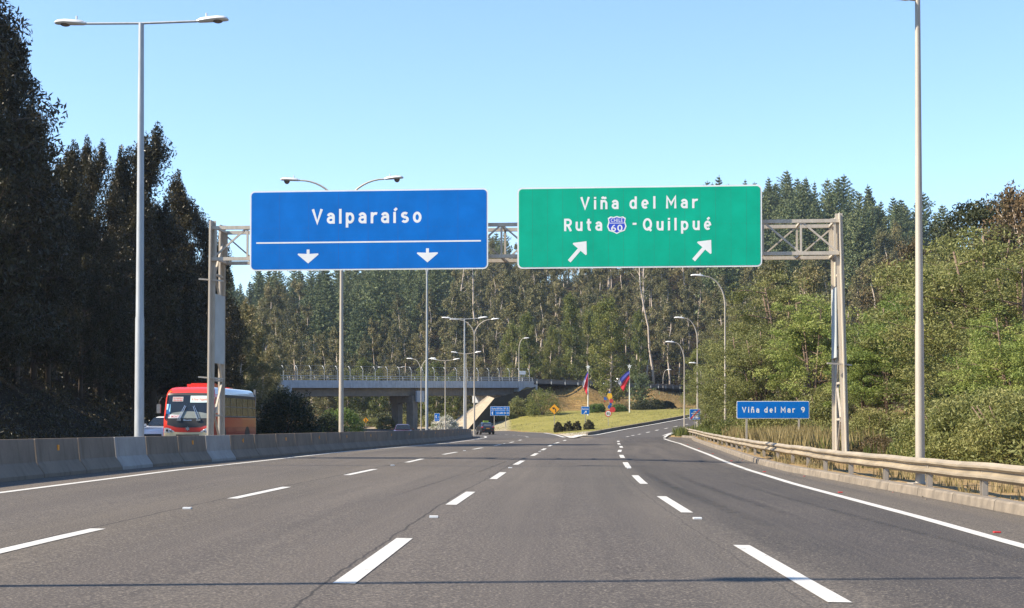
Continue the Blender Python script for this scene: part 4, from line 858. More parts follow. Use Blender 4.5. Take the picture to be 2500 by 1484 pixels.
        for yw in (1.9, 6.6):
            wh = MB().tube([(s * 1.0, yw, .46), (s * 1.19, yw, .46)], [.46, .46], 20).build('wheel', M['rubber'], root); MB().tube([(s * 1.0, yw, .46), (s * 1.205, yw, .46)], .27, 16).build('rim', M['rim'], wh)
            MB().tube([(s * 1.1, yw, .5), (s * 1.207, yw, .5)], .54, 20).build('wheel_arch', M['black'], root)
    for s in (-1, 1):
        k_ = .985
        for i, (a, b_) in enumerate([(1.05, 2.05), (2.12, 3.2), (3.27, 4.35), (4.42, 5.5), (5.57, 6.65), (6.72, 7.7), (7.77, 8.3)]):
            X_ = lambda z: s * (Wd * fk(z) + .024)
            wn_ = MB().add([(X_(1.52), a, 1.52), (X_(1.52), b_, 1.52), (X_(2.42), b_ - .05 * (i == 6), 2.42), (X_(2.42), a + .1 * (i == 0), 2.42)], [(0, 1, 2, 3)]).build('window', M['bus_glass'], root)
            e = MB().bar((X_(1.52) + s * .004, a, 1.52), (X_(1.52) + s * .004, b_, 1.52), .03, .04); e.bar((X_(1.98) + s * .004, a, 1.98), (X_(1.98) + s * .004, b_, 1.98), .025, .03); e.build('window_frame', M['rail_dark'], wn_)
        MB().add([(s * (Wd + .014), .95, 1.46), (s * (Wd + .014), 8.4, 1.46), (s * (Wd * .965 + .012), 8.3, 2.56), (s * (Wd * .965 + .012), 1.0, 2.56)], [(0, 1, 2, 3)]).build('window_band', M['black'], root)
    MB().box((.15, 2.3, 2.98), (1.25, 1.5, .14)).box((.15, 2.2, 3.07), (.9, 1.2, .05)).build('roof_hatch', M['bus_red'], root); MB().box((0, 6.6, 2.94), (.7, .7, .12)).build('roof_hatch', M['bus_red'], root)
    MB().box((1.12, 8.5, 2.5), (.1, .12, .9)).build('exhaust_stack', M['rail_dark'], root)
    wsx = fpatch('route_board', -.78, -.28, ct(2.20), ct(2.42), M['route_board'], .03, nx=4, nz=2)
    def ftext(body, cx, zb, cap, wd, m_, par): 
        o = lettering(body, par, m_, 0, 0, cap, wd, y=0, bold=.015); 
        for v in o.data.vertices: p = fpt(cx + v.co.x, zb + v.co.z, .0335); v.co = p
    ftext('901 PLACILLA', -.53, 2.32, .07, .44, M['red_text'], wsx); ftext('VIÑA DEL MAR', -.53, 2.22, .06, .44, M['red_text'], wsx)
    ban = fpatch('banner', .06, 1.0, ct(2.15), ct(2.47), M['banner'], .03, nx=6, nz=2); ftext('A Gran Valparaíso', .53, 2.25, .12, .8, M['orange_text'], ban)
    bo = fpatch('destination_card', -.95, -.32, lambda x: 1.42, lambda x: 1.60 - .05 * (x + .95), M['sign_white'], .03, nx=5, nz=2); ftext('P. MONTT', -.64, 1.45, .10, .56, M['red_text'], bo)
    cd_ = fpatch('side_card', -1.05, -.86, ct(1.62), ct(2.08), M['card_blue'], .03, nx=2, nz=3); ftext('5 1 2 6 3', -.955, 1.82, .05, .15, W_, cd_)
    ftext('Marcopolo', 0, 1.31, .05, .4, M['chrome'], root)
    em = [(.12 * (1 if i % 2 == 0 else .5) * math.sin(math.pi * i / 6), .12 * (1 if i % 2 == 0 else .5) * math.cos(math.pi * i / 6) + .93) for i in range(12)]
    MB().prism(em, .02, fpt(0, .93, .035)[1]).build('emblem', M['chrome'], root); MB().box(fpt(.1, .335, .05), (.36, .02, .11)).build('number_plate', M['sign_white'], root)
    return root
bp = at(458, 1043, 71.5); build_bus((bp.x, 71.5, gz(bp.x, 73) + .0), -.07)

def build_car(loc, rz, label, paint, taxi=False, cat='car', interior=False, scale=1.0):
    root = empty('taxi' if taxi else 'car', loc, rz, label, cat); root.scale = (scale,) * 3; L, Wd = 4.35, .85      # front at -y
    st = [(0,.42,.66,.60),(.06,.30,.74,.70),(.25,.24,.80,.80),(.8,.22,.90,.845),(1.35,.22,.97,.85),(2.2,.22,.99,.85),(3.3,.22,1.0,.85),(3.8,.24,1.02,.83),(4.15,.28,1.0,.79),(4.3,.36,.95,.72),(4.35,.48,.8,.66)]
    rings = []
    for y, z0, z1, hw in st:
        zm = z0 + (z1 - z0) * .62; P = [(-hw * .86, z0), (-hw * .98, z0 + .08), (-hw, zm), (-hw * .95, z1 - .05), (-hw * .8, z1), (hw * .8, z1), (hw * .95, z1 - .05), (hw, zm), (hw * .98, z0 + .08), (hw * .86, z0)]
        rings.append([(x, y, z) for x, z in P])
    body = MB().loft(rings).build('body', paint, root, smooth=True)
    cb = [(1.28,.955,.70,.74),(1.95,1.40,.56,.80),(2.35,1.455,.55,.80),(3.0,1.44,.55,.80),(3.55,1.30,.56,.79),(3.98,1.0,.66,.72)]
    g = []
    for y, zt, ht, hb in cb: g.append([(-hb, y, .94), (-ht - (hb - ht) * .1, y, max(.96, zt - .06)), (-ht * .8, y, zt), (ht * .8, y, zt), (ht + (hb - ht) * .1, y, max(.96, zt - .06)), (hb, y, .94)])
    MB().loft(g).build('cabin', paint, root, smooth=True)
    def quad(name, pts, m_, par=root): return MB().add(pts, [(0, 1, 2, 3)]).build(name, m_, par)
    ws = quad('windscreen', [(-.68, 1.30, .985), (.68, 1.30, .985), (.53, 1.88, 1.375), (-.53, 1.88, 1.375)], M['glass_dark'])
    for v in ws.data.vertices: v.co.y -= .02; v.co.z += .012
    rw = quad('rear_window', [(.62, 3.97, 1.02), (-.62, 3.97, 1.02), (-.50, 3.60, 1.30), (.50, 3.60, 1.30)], M['glass_dark'])
    for v in rw.data.vertices: v.co.y += .02; v.co.z += .015
    for s in (-1, 1):
        for a, b_, c_, d_ in ((1.62, 2.45, 2.45, 2.02), (2.52, 3.45, 3.2, 2.52)):
            o = MB().add([(s * .80, a, .97), (s * .81, b_, .98), (s * .625, c_, 1.37), (s * .625, d_, 1.37)], [(0, 1, 2, 3)]).build('side_window', M['glass_dark'], root)
            for v in o.data.vertices: v.co.x += s * .015
        mr = MB().box((s * .95, 1.62, 1.02), (.2, .1, .13)).build('mirror', paint, root)
        h_ = MB().ball((s * .60, .14, .68), (.17, .12, .075), 6).build('headlight', M['headlamp'], root, smooth=True)
        MB().ball((s * .62, 4.27, .84), (.16, .08, .10), 6).build('tail_light', M['tail_red'], root, smooth=True); MB().box((s * .5, 4.345, .5), (.16, .03, .05)).build('reflector', M['tail_red'], root)
        for yw in (.82, 3.45):
            w_ = MB().tube([(s * .66, yw, .31), (s * .855, yw, .31)], .31, 18).build('wheel', M['rubber'], root); MB().tube([(s * .70, yw, .31), (s * .865, yw, .31)], .19, 12).build('rim', M['rim'], w_)
            MB().tube([(s * .74, yw, .34), (s * .862, yw, .34)], .37, 18).build('wheel_arch', M['black'], root)
    MB().box((0, .02, .52), (.9, .1, .14)).build('grille', M['black'], root); MB().box((0, -.01, .42), (.36, .02, .11)).build('number_plate', M['sign_white'], root)
    MB().box((0, 4.36, .72), (.38, .02, .13)).build('number_plate', M['amber'] if taxi else M['sign_white'], root); MB().box((0, 4.35, .40), (1.2, .06, .16)).build('bumper', M['black'], root)
    if taxi:
        MB().box((0, 2.6, 1.55), (.62, .14, .2)).build('taxi_sign', M['taxi_sign'], root); lettering('TAXI', root, M['black'], 0, 1.51, .10, .4, y=2.68, flip=-1)
        o = MB().box((0, 3.93, 1.10), (.9, .02, .07)).build('window_sticker', M['sign_white'], root); o.rotation_euler = (R(-38), 0, 0); o.location = (0, 1.52, -2.43 + .0)
        o.rotation_euler = (0, 0, 0); o.location = (0, .02, .02)
    return root
M['taxi_sign'] = solid('taxi_sign_green', (.55, .72, .08), .5); M['paint_black'] = carpaint('paint_black', (.008, .008, .012)); M['paint_red'] = carpaint('paint_dark_red', (.055, .006, .01)); M['paint_white'] = carpaint('paint_white', (.74, .76, .78)); M['paint_silver'] = carpaint('paint_silver', (.5, .52, .55))
tx = at(1181, 1062, 183); build_car((tx.x - .2, 184.5, gz(tx.x, 182) + .01), math.pi + R(10), 'black taxi with yellow green roof sign driving away at the barrier end', M['paint_black'], True, 'taxi')
rc = at(983, 1043, 137); build_car((rc.x, 137, gz(rc.x, 138)), R(4), 'dark red car coming toward the camera beyond the median barrier', M['paint_red'])
wc = at(383, 1043, 74); build_car((wc.x - .1, 73.5, gz(wc.x, 74) + .08), R(-5), 'white car half hidden behind the red bus', M['paint_white'])
build_car((16.2, 269.5, 8.35), R(-125), 'white car on the overpass road half hidden behind a tree', M['paint_white'])
# ------------------------------------------------------------------ vegetation
LF = [(0.0, (.010, .016, .006)), (.4, (.03, .045, .014)), (.75, (.075, .085, .03)), (1.0, (.13, .12, .055))]
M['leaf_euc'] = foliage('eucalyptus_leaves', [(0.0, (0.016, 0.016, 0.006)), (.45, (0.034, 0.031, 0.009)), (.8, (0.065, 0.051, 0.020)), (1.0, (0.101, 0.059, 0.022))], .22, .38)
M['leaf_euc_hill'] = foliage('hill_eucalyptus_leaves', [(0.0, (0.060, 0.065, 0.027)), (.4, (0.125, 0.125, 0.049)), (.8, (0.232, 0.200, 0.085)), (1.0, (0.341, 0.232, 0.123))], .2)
M['leaf_euc_fresh'] = foliage('fresh_eucalyptus_leaves', [(0.0, (0.049, 0.072, 0.016)), (.45, (0.121, 0.145, 0.032)), (1.0, (0.276, 0.260, 0.068))], .28)
M['leaf_rust'] = foliage('rusty_eucalyptus_leaves', [(0.0, (0.042, 0.038, 0.018)), (.45, (0.103, 0.080, 0.036)), (1.0, (0.206, 0.128, 0.061))], .22)
M['leaf_under'] = foliage('undergrowth_leaves', [(0.0, (.025, .032, .010)), (.5, (.06, .07, .022)), (1.0, (.12, .115, .045))], .2)
M['leaf_pine'] = foliage('pine_needles', [(0.0, (0.044, 0.073, 0.034)), (.5, (0.117, 0.154, 0.066)), (1.0, (0.267, 0.276, 0.120))], .12)
M['leaf_acacia'] = foliage('acacia_leaves', [(0.0, (0.073, 0.114, 0.023)), (.45, (0.188, 0.244, 0.054)), (1.0, (0.390, 0.399, 0.122))], .3)
M['leaf_acacia_dull'] = foliage('dull_acacia_leaves', [(0.0, (0.078, 0.094, 0.029)), (.45, (0.177, 0.190, 0.057)), (1.0, (0.332, 0.299, 0.109))], .28)
M['leaf_bush'] = foliage('dark_bush_leaves', [(0.0, (0.011, 0.016, 0.006)), (.5, (0.027, 0.036, 0.010)), (1.0, (0.068, 0.068, 0.021))], .15)
M['leaf_hedge'] = foliage('clipped_bush_leaves', [(0.0, (.02, .015, .008)), (.5, (.045, .04, .016)), (1.0, (.09, .085, .04))], .15)
M['leaf_green'] = foliage('bright_bush_leaves', [(0.0, (.04, .075, .012)), (.5, (.10, .16, .03)), (1.0, (.20, .24, .06))], .3)
M['flower_white'] = foliage('white_flowers', [(0.0, (.05, .08, .025)), (.45, (.12, .16, .06)), (.55, (.6, .58, .5)), (1.0, (.75, .73, .66))], .2)
M['lawn_blade'] = foliage('lawn_blades', [(0.0, (.13, .125, .045)), (.5, (.20, .185, .07)), (1.0, (.29, .26, .11))], .2)
M['grass_bank'] = foliage('bank_grass_blades', [(0.0, (.10, .075, .03)), (.5, (.20, .15, .07)), (1.0, (.33, .26, .12))], .2)
M['grass'] = foliage('dry_grass_blades', [(0.0, (0.136, 0.111, 0.047)), (.5, (0.289, 0.230, 0.102)), (1.0, (0.468, 0.374, 0.187))], .3)
M['grass_green'] = foliage('green_grass_blades', [(0.0, (0.056, 0.080, 0.016)), (.5, (0.112, 0.136, 0.032)), (1.0, (0.200, 0.192, 0.064))], .3)
def leaves(r, cen, n, spread, ln, wd, droop=.0, flat=0.0, stint=None, size=None):
    """n leaf quads round every centre -> vertices, quads, tint"""
    cen = np.asarray(cen, float); k = len(cen); N = k * n; sp = np.asarray(spread, float)
    if sp.ndim == 0: sp = np.full((k, 3), float(sp))
    elif sp.ndim == 1: sp = np.tile(sp, (k, 1))
    o = r.normal(size=(N, 3)); o *= (np.minimum(1, 1.6 / np.linalg.norm(o, axis=1)))[:, None]
    p = np.repeat(cen, n, 0) + o * np.repeat(sp, n, 0) * .62
    d = r.normal(size=(N, 3)); d[:, 2] = d[:, 2] * (1 - flat) - droop; d /= np.linalg.norm(d, axis=1)[:, None]
    e = r.normal(size=(N, 3)); e -= d * (e * d).sum(1)[:, None]; e /= np.linalg.norm(e, axis=1)[:, None] + 1e-9
    L = (ln * r.uniform(.6, 1.3, N))[:, None]; Wd = (wd * r.uniform(.7, 1.3, N))[:, None]
    if size is not None: q2 = np.repeat(np.asarray(size), n)[:, None]; L = L * q2; Wd = Wd * q2
    a = p - d * L / 2; b = p + d * L / 2; m_ = p + e * Wd / 2; m2 = p - e * Wd / 2
    V = np.stack([a, m_, b, m2], 1).reshape(-1, 3); Q = np.arange(N * 4).reshape(-1, 4)
    ct = r.uniform(0, 1, k) if stint is None else np.asarray(stint); t = np.clip(np.repeat(ct, n) * .6 + r.uniform(0, 1, N) * .4, 0, 1)
    return V, Q, np.repeat(t, 4)
def join(parts):
    V, Q, T = [], [], []; b = 0
    for v, q_, t in parts: V.append(v); Q.append(q_ + b); T.append(t); b += len(v)
    return np.concatenate(V), np.concatenate(Q), np.concatenate(T)
def crown_mesh(name, parts, m): v, q_, t = join(parts); return np_mesh(name, v, q_, m, attr=dict(tint=t))
def trunk_mesh(name, mb, m):
    me = bpy.data.meshes.new(name); me.from_pydata(mb.v, [], mb.f); me.materials.append(m); me.polygons.foreach_set('use_smooth', [True] * len(me.polygons)); me.update(); return me
def spine(r, H, wob, n=7, lean=0.0):
    a, b = r.uniform(0, 6.28, 2); return [Vector((math.sin(a + i * 1.3) * wob * i / n + lean * (i / n) * H, math.cos(b + i * 1.1) * wob * i / n, H * i / n)) for i in range(n + 1)]
def on(sp, t): x = t * (len(sp) - 1); i = min(int(x), len(sp) - 2); return sp[i].lerp(sp[i + 1], x - i)
def eucalyptus(seed, H, Rd, nl, ncl, n, ln, wd, low, prof, trunk_r, spread=.55, droop=.9, mats=('leaf_euc', 'trunk'), bare_limbs=True, lean=0.0):
    r = np.random.RandomState(seed); sp = spine(r, H, .035 * H, lean=lean); tb = MB().tube(sp, [trunk_r * (1 - .88 * i / (len(sp) - 1)) for i in range(len(sp))], 8); cen = []; spr = []
    for k in range(nl):
        t = low + (.99 - low) * ((k + r.uniform(0, 1)) / nl); b = on(sp, t * .96); az = r.uniform(0, 6.28) ; Lr = Rd * prof((t - low) / (1 - low)) * r.uniform(.6, 1.18)
        tip = b + Vector((math.cos(az) * Lr, math.sin(az) * Lr, Lr * r.uniform(.1, .75))); mid = b.lerp(tip, .5) + Vector((0, 0, -.06 * Lr))
        if bare_limbs: tb.tube([b, mid, tip], [trunk_r * .3 * (1 - t * .6), trunk_r * .18, trunk_r * .05], 5, caps=False)
        for q_ in range(ncl):
            s = .3 + .75 * (q_ + r.uniform(0, 1)) / ncl; c = (b.lerp(mid, s * 2) if s < .5 else mid.lerp(tip, s * 2 - 1)) + Vector(r.normal(size=3) * .16 * Rd * .5); cen.append(c); spr.append(np.array((1, 1, 1.25)) * spread * r.uniform(.55, 1.3))
    for q_ in range(4): cen.append(on(sp, 1) + Vector((r.normal() * .2, r.normal() * .2, -.3 * q_))); spr.append(np.array((.5, .5, 1.2)) * spread)
    return crown_mesh('crown', [leaves(r, cen, n, np.array(spr), ln, wd, droop)], M[mats[0]]), trunk_mesh('trunk', tb, M[mats[1]])
def pine(seed, H, Rd, whorls, nb, per, ln=.5, wd=.14, low=.06, mat='leaf_pine', pw=.82):
    r = np.random.RandomState(seed); sp = spine(r, H, .012 * H); tb = MB().tube(sp, [.011 * H * (1 - .9 * i / (len(sp) - 1)) for i in range(len(sp))], 6); cen = []; tint = []; spr = []; size = []
    for k in range(whorls):
        t = low + (.965 - low) * (k / (whorls - 1)) ** .92; b = on(sp, t); Lr = Rd * ((1 - t) ** pw + .02) * r.uniform(.7, 1.25); a0 = r.uniform(0, 6.28)
        for j in range(nb):
            az = a0 + 6.28 * j / nb + r.normal() * .25; l2 = Lr * r.uniform(.6, 1.2); up = (.45 if t > .6 else .12) + r.normal() * .1
            for q_ in range(per):
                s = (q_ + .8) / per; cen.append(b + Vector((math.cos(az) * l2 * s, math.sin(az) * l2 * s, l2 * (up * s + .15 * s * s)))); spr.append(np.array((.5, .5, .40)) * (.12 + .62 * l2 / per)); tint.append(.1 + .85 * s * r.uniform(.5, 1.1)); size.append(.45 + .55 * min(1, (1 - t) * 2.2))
    for q_ in range(4): cen.append(on(sp, .955 + .014 * q_)); spr.append(np.array((.10, .10, .3))); tint.append(.7); size.append(.4)
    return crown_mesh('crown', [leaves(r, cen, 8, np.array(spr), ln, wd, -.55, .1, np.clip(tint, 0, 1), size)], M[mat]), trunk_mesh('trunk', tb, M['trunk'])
def acacia(seed, H, Rd, n_st, n_cl, n, ln, wd, mats=('leaf_acacia', 'trunk_brown'), spread=.52, low=.12, droop=.25):
    r = np.random.RandomState(seed); tb = MB(); cen = []; spr = []
    for s_ in range(n_st):
        az = 6.28 * s_ / n_st + r.uniform(-.5, .5); lean = r.uniform(.12, .5) * Rd; tip = Vector((math.cos(az) * lean, math.sin(az) * lean, H * r.uniform(.75, .97))); mid = Vector((tip.x * .35, tip.y * .35, tip.z * .5))
        st = [Vector((math.cos(az) * .12, math.sin(az) * .12, -.2)), mid, tip]; tb.tube(st, [.026 * H * .5, .016 * H * .5, .004 * H], 6)
        for k in range(n_cl):
            t = low + (1 - low) * (k + r.uniform(0, 1)) / n_cl; b = st[0].lerp(mid, t * 2) if t < .5 else mid.lerp(tip, t * 2 - 1); a2 = r.uniform(0, 6.28); l2 = Rd * (.35 + .75 * math.sin(math.pi * min(1, .22 + .74 * t))) * r.uniform(.35, .95)
            e = b + Vector((math.cos(a2) * l2, math.sin(a2) * l2, l2 * r.uniform(.0, .55)))
            if k % 3 == 0: tb.tube([b, b.lerp(e, .6) + Vector((0, 0, .1)), e], [.005 * H, .003 * H, .001 * H], 4, caps=False)
            for q_ in range(3): cen.append(b.lerp(e, .55 + .24 * q_) + Vector(r.normal(size=3) * .06 * Rd)); spr.append(np.array((1.15, 1.15, .62)) * spread * r.uniform(.5, 1.25))
    return crown_mesh('crown', [leaves(r, cen, n, np.array(spr), ln, wd, droop, .2)], M[mats[0]]), trunk_mesh('trunk', tb, M[mats[1]])
def bush(seed, w_, d_, h_, ncl, n, ln, wd, mat, lump=.22, name='foliage'):
    r = np.random.RandomState(seed); u = r.normal(size=(ncl, 3)); u /= np.linalg.norm(u, axis=1)[:, None]; u[:, 2] = np.abs(u[:, 2]); rad = r.uniform(.55, 1.0, ncl)[:, None] ** .5
    c = u * rad * np.array((w_ / 2, d_ / 2, h_)) * (1 - lump * .5) ; c[:, 2] = np.maximum(.06 * h_, c[:, 2] * .93)
    c += r.normal(size=c.shape) * lump * .18 * h_
    tb = MB()
    for k in range(6): a = r.uniform(0, 6.28); tb.tube([(0, 0, -.15), (math.cos(a) * w_ * .15, math.sin(a) * d_ * .15, h_ * .35), (math.cos(a) * w_ * .32, math.sin(a) * d_ * .32, h_ * .7)], [.03 * h_ * .5, .02 * h_ * .5, .006 * h_], 5)
    return crown_mesh('foliage', [leaves(r, c, n, np.array((w_, d_, h_)) * lump * .55, ln, wd, .1)], M[mat]), trunk_mesh('stem', tb, M['trunk_brown'])
def plant(name, protos, loc, label, cat, group=None, s=1.0, rz=None, sz=None, names=('crown', 'trunk')):
    root = empty(name, loc, rnd.uniform(0, 6.28) if rz is None else rz, label, cat, group); root.scale = (s, s, sz or s)
    a = link(names[0], protos[0], root); b = link(names[1], protos[1], root); return root

# --- tall dark eucalyptus on the left bank
cone = lambda t: (1 - t) ** .62 * .95 + .08; colm = lambda t: math.sin(math.pi * min(1, .16 + .82 * t)) ** .7
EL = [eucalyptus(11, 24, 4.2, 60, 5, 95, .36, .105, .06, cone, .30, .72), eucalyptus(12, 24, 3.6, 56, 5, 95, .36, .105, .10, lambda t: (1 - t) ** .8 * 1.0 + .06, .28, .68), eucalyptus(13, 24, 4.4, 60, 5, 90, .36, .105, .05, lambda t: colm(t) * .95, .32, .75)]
left = [ # px, py of the top, distance, proto, width factor, label
 (-120, -260, 80, 2, 1.15, None), (-45, -60, 83, 0, 1.15, 'tallest dark eucalyptus, cut by the upper left corner'), (18, 40, 90, 1, .9, None), (86, 268, 92, 0, 1.0, None), (45, 330, 86, 2, 1.0, None), (165, 357, 99, 1, 1.0, None), (198, 348, 108, 1, .75, None), (243, 362, 104, 0, .8, None), (120, 420, 93, 2, .9, None),
 (296, 376, 110, 1, .9, None), (378, 326, 112, 0, 1.12, 'broad dark eucalyptus right of the near street lamp pole'), (340, 350, 122, 2, .9, None), (440, 430, 118, 1, .95, None), (425, 470, 124, 2, 1.0, None), (490, 520, 126, 0, .9, None), (520, 585, 132, 2, .85, None), (545, 640, 140, 0, .85, None), (555, 700, 146, 2, .8, None), (568, 745, 150, 0, .75, None), (250, 470, 101, 2, 1.0, None), (200, 480, 98, 0, .95, None), (330, 480, 108, 2, .95, None), (400, 500, 114, 0, .95, None), (-20, 250, 80, 2, 1.0, None), (450, 600, 118, 2, .9, None), (490, 660, 128, 0, .85, None)]
left_labels = {}
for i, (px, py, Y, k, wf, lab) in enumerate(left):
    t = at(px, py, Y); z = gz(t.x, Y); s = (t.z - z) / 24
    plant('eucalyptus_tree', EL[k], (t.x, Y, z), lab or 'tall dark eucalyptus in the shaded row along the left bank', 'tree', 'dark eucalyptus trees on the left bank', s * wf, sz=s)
for i in range(18):                                                    # the wood behind the front row
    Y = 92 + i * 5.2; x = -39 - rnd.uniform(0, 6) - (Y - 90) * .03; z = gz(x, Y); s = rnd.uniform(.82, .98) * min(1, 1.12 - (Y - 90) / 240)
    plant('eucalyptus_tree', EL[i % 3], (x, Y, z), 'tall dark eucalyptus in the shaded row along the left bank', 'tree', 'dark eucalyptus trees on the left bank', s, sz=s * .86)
EB = [eucalyptus(21, 14, 3.6, 34, 5, 70, .34, .11, .12, colm, .2, .62, .8, ('leaf_euc_hill', 'trunk_pale')), eucalyptus(22, 14, 3.2, 32, 5, 70, .34, .11, .15, cone, .18, .6, .8, ('leaf_euc_hill', 'trunk_pale'))]
for px, py, Y, k, wf in ((600, 742, 165, 0, 1.0), (628, 800, 172, 1, 1.0), (655, 850, 182, 0, .95), (590, 800, 158, 1, 1.0), (676, 880, 192, 1, .9), (640, 880, 168, 0, 1.0)):
    t = at(px, py, Y); z = gz(t.x, Y); s = (t.z - z) / 14; plant('eucalyptus_tree', EB[k], (t.x, Y, z), 'brownish eucalyptus at the far end of the left wood by the bridge', 'tree', 'brownish eucalyptus trees by the bridge', s * wf, sz=s)

for x, Y, s in ((-34, 62, .46), (-35, 69, .5), (-36, 75, .56), (-33, 78.5, .6), (-38, 66, .55), (-31, 82, .62), (-40, 74, .7), (-44, 60, .62), (-46, 68, .66), (-45, 77, .72), (-47, 85, .8), (-30, 79, .5), (-29, 86, .55)):  # trees added mostly out of view to shade the left bank
    plant('eucalyptus_tree', EL[int(Y) % 3], (x, Y, gz(x, Y)), 'young eucalyptus added at and beyond the left frame edge to shade the bank', 'tree', 'young eucalyptus added to shade the left bank', s * 1.2, sz=s)
# --- bushes in the median and under the bridge
def put_bush(pc, Y, wpx, hpx, mat, label, seed, ncl=90, n=45, ln=.16, wd=.07, grp=None, name='bush', cat='bush', lump=.22, dep=None):
    q = Y / F; c = at(pc[0], pc[1], Y); z = gz(c.x, Y); h_ = max(.3, at(pc[0], pc[1] - hpx, Y).z - z); return plant(name, bush(seed, wpx * q, dep or wpx * q, h_, ncl, n, ln, wd, mat, lump), (c.x, Y, z), label, cat, grp, 1, 0, names=('foliage', 'stem'))
put_bush((700, 1070), 118, 165, 135, 'leaf_bush', 'big dark rounded bush in shade right of the bus', 31, 260, 70, .2, .08, dep=5)
put_bush((800, 1062), 150, 95, 62, 'leaf_bush', 'dark low bush between the big dark bush and the thick lamp pole', 32, 120, 60)
put_bush((830, 1060), 180, 120, 76, 'leaf_green', 'bright green sunlit bush behind the thick lamp pole', 33, 170, 70, .2, .08)
for px, Y, w_, h_, sd_ in ((945, 222, 60, 34, 34), (905, 240, 60, 30, 35), (985, 245, 70, 40, 36), (1050, 248, 50, 42, 37)): put_bush((px, 1046), Y, w_, h_, 'leaf_acacia_dull', 'low olive shrub on the ground seen under the bridge', sd_, 80, 40, .25, .1, 'shrubs under the bridge', 'shrub', 'shrub')
put_bush((1086, 1047), 214, 70, 36, 'flower_white', 'pale bush covered in white flowers beside the abutment slope', 38, 170, 60, .16, .11, name='flowering_bush')
for (px, py, w_, h_), lab in zip(((1363, 1044, 26, 18), (1387, 1046, 26, 20), (1408, 1046, 26, 20), (1438, 1044, 30, 22)), ('small clipped dark bush under the curve warning sign', 'clipped dark bush in the middle of the lawn row, left of its twin', 'clipped dark bush in the middle of the lawn row, right of its twin', 'clipped dark bush behind the post of the exit sign')):
    put_bush((px, py), 172, w_, h_, 'leaf_hedge', lab, 40 + px % 7, 120, 50, .09, .05, 'clipped bushes on the lawn', lump=.14)
for (px, py, Y, w_, h_, mat), lab in zip(((1325, 1024, 224, 92, 88, 'leaf_euc_fresh'), (1262, 1040, 226, 60, 76, 'leaf_acacia_dull'), (1235, 1042, 224, 46, 44, 'leaf_acacia_dull'), (1292, 1036, 226, 50, 60, 'leaf_bush'), (1455, 1002, 224, 46, 22, 'leaf_green'), (1510, 1004, 224, 46, 20, 'leaf_green'), (1570, 1000, 238, 60, 26, 'leaf_bush'), (1630, 999, 244, 40, 22, 'leaf_bush'), (1600, 1000, 240, 50, 30, 'leaf_bush'), (1668, 946, 296, 16, 20, 'leaf_acacia_dull')),
    ('full green shrub on the bank right of the bridge end', 'olive shrub right of the kilometre sign under the bridge end', 'low olive shrub directly behind the kilometre sign', 'dark shrub between the bridge end and the full green shrub', 'small leafy shrub left of the coloured sculpture', 'small leafy shrub right of the coloured sculpture', 'dark shrub at the foot of the shaded bank', 'small dark shrub at the right foot of the shaded bank', 'dark rounded shrub in the middle of the shaded bank', 'tiny shrub in front of the overpass guardrail')):
    put_bush((px, py), Y, w_, h_, mat, lab, px % 91, 110, 55, .2, .09, name='shrub', cat='shrub')

# --- trees on the bank by the overpass
EF = [eucalyptus(51, 16, 3.3, 40, 5, 75, .34, .13, .05, lambda t: math.sin(math.pi * min(1, .25 + .72 * t)) ** .8, .2, .68, .7, ('leaf_euc_fresh', 'trunk_pale')), eucalyptus(52, 16, 3.0, 36, 5, 75, .34, .13, .08, cone, .18, .65, .7, ('leaf_euc_fresh', 'trunk_pale'))]
for px, pyb, pyt, Y, k, wf, lab in ((1490, 975, 732, 243, 0, 1.1, 'big leafy eucalyptus on the dry bank behind the coloured sculpture'), (1290, 935, 765, 272, 1, 1.1, 'yellow green eucalyptus above the right end of the bridge'), (1345, 935, 800, 276, 0, .9, 'rounded eucalyptus just left of the left flagpole'), (1395, 935, 720, 284, 1, 1.0, 'tall narrow eucalyptus behind the left flagpole'), (1250, 935, 790, 280, 0, .8, 'bushy eucalyptus behind the bridge fence end'), (1435, 938, 760, 288, 0, .8, 'eucalyptus between the left flagpole and the big leafy one'), (1560, 945, 760, 305, 1, .9, 'eucalyptus behind the low round conifer')):
    t = at(px, pyt, Y); z = min(gz(t.x, Y), at(px, pyb, Y).z); s = (t.z - z) / 16; plant('eucalyptus_tree', EF[k], (t.x, Y, z), lab, 'tree', 'fresh green eucalyptus trees by the overpass', s * wf, sz=s)
c = at(1565, 960, 251); plant('conifer_tree', pine(55, 6, 2.9, 14, 9, 5, .4, .12, .02, 'leaf_pine', .45), (c.x, 251, gz(c.x, 251) - .1), 'low round conifer on the bank right of the right flagpole', 'tree', s=1.0, sz=.95)

for px, Y, k, h_ in ((800, 268, 0, 10), (845, 262, 1, 9), (885, 272, 0, 11), (925, 266, 1, 9.5), (960, 276, 0, 10), (1035, 268, 1, 10.5), (1065, 274, 0, 11), (1105, 266, 1, 9), (1140, 276, 0, 11), (1170, 270, 1, 10), (760, 270, 1, 10)):
    x = at(px, 1043, Y).x; plant('eucalyptus_tree', (EF if px % 2 else EB)[k], (x, Y, gz(x, Y) - .3), 'dense green eucalyptus seen through the opening under the bridge', 'tree', 'eucalyptus trees seen under the bridge', h_ / (16 if px % 2 else 14) * 1.25, sz=h_ / (16 if px % 2 else 14))
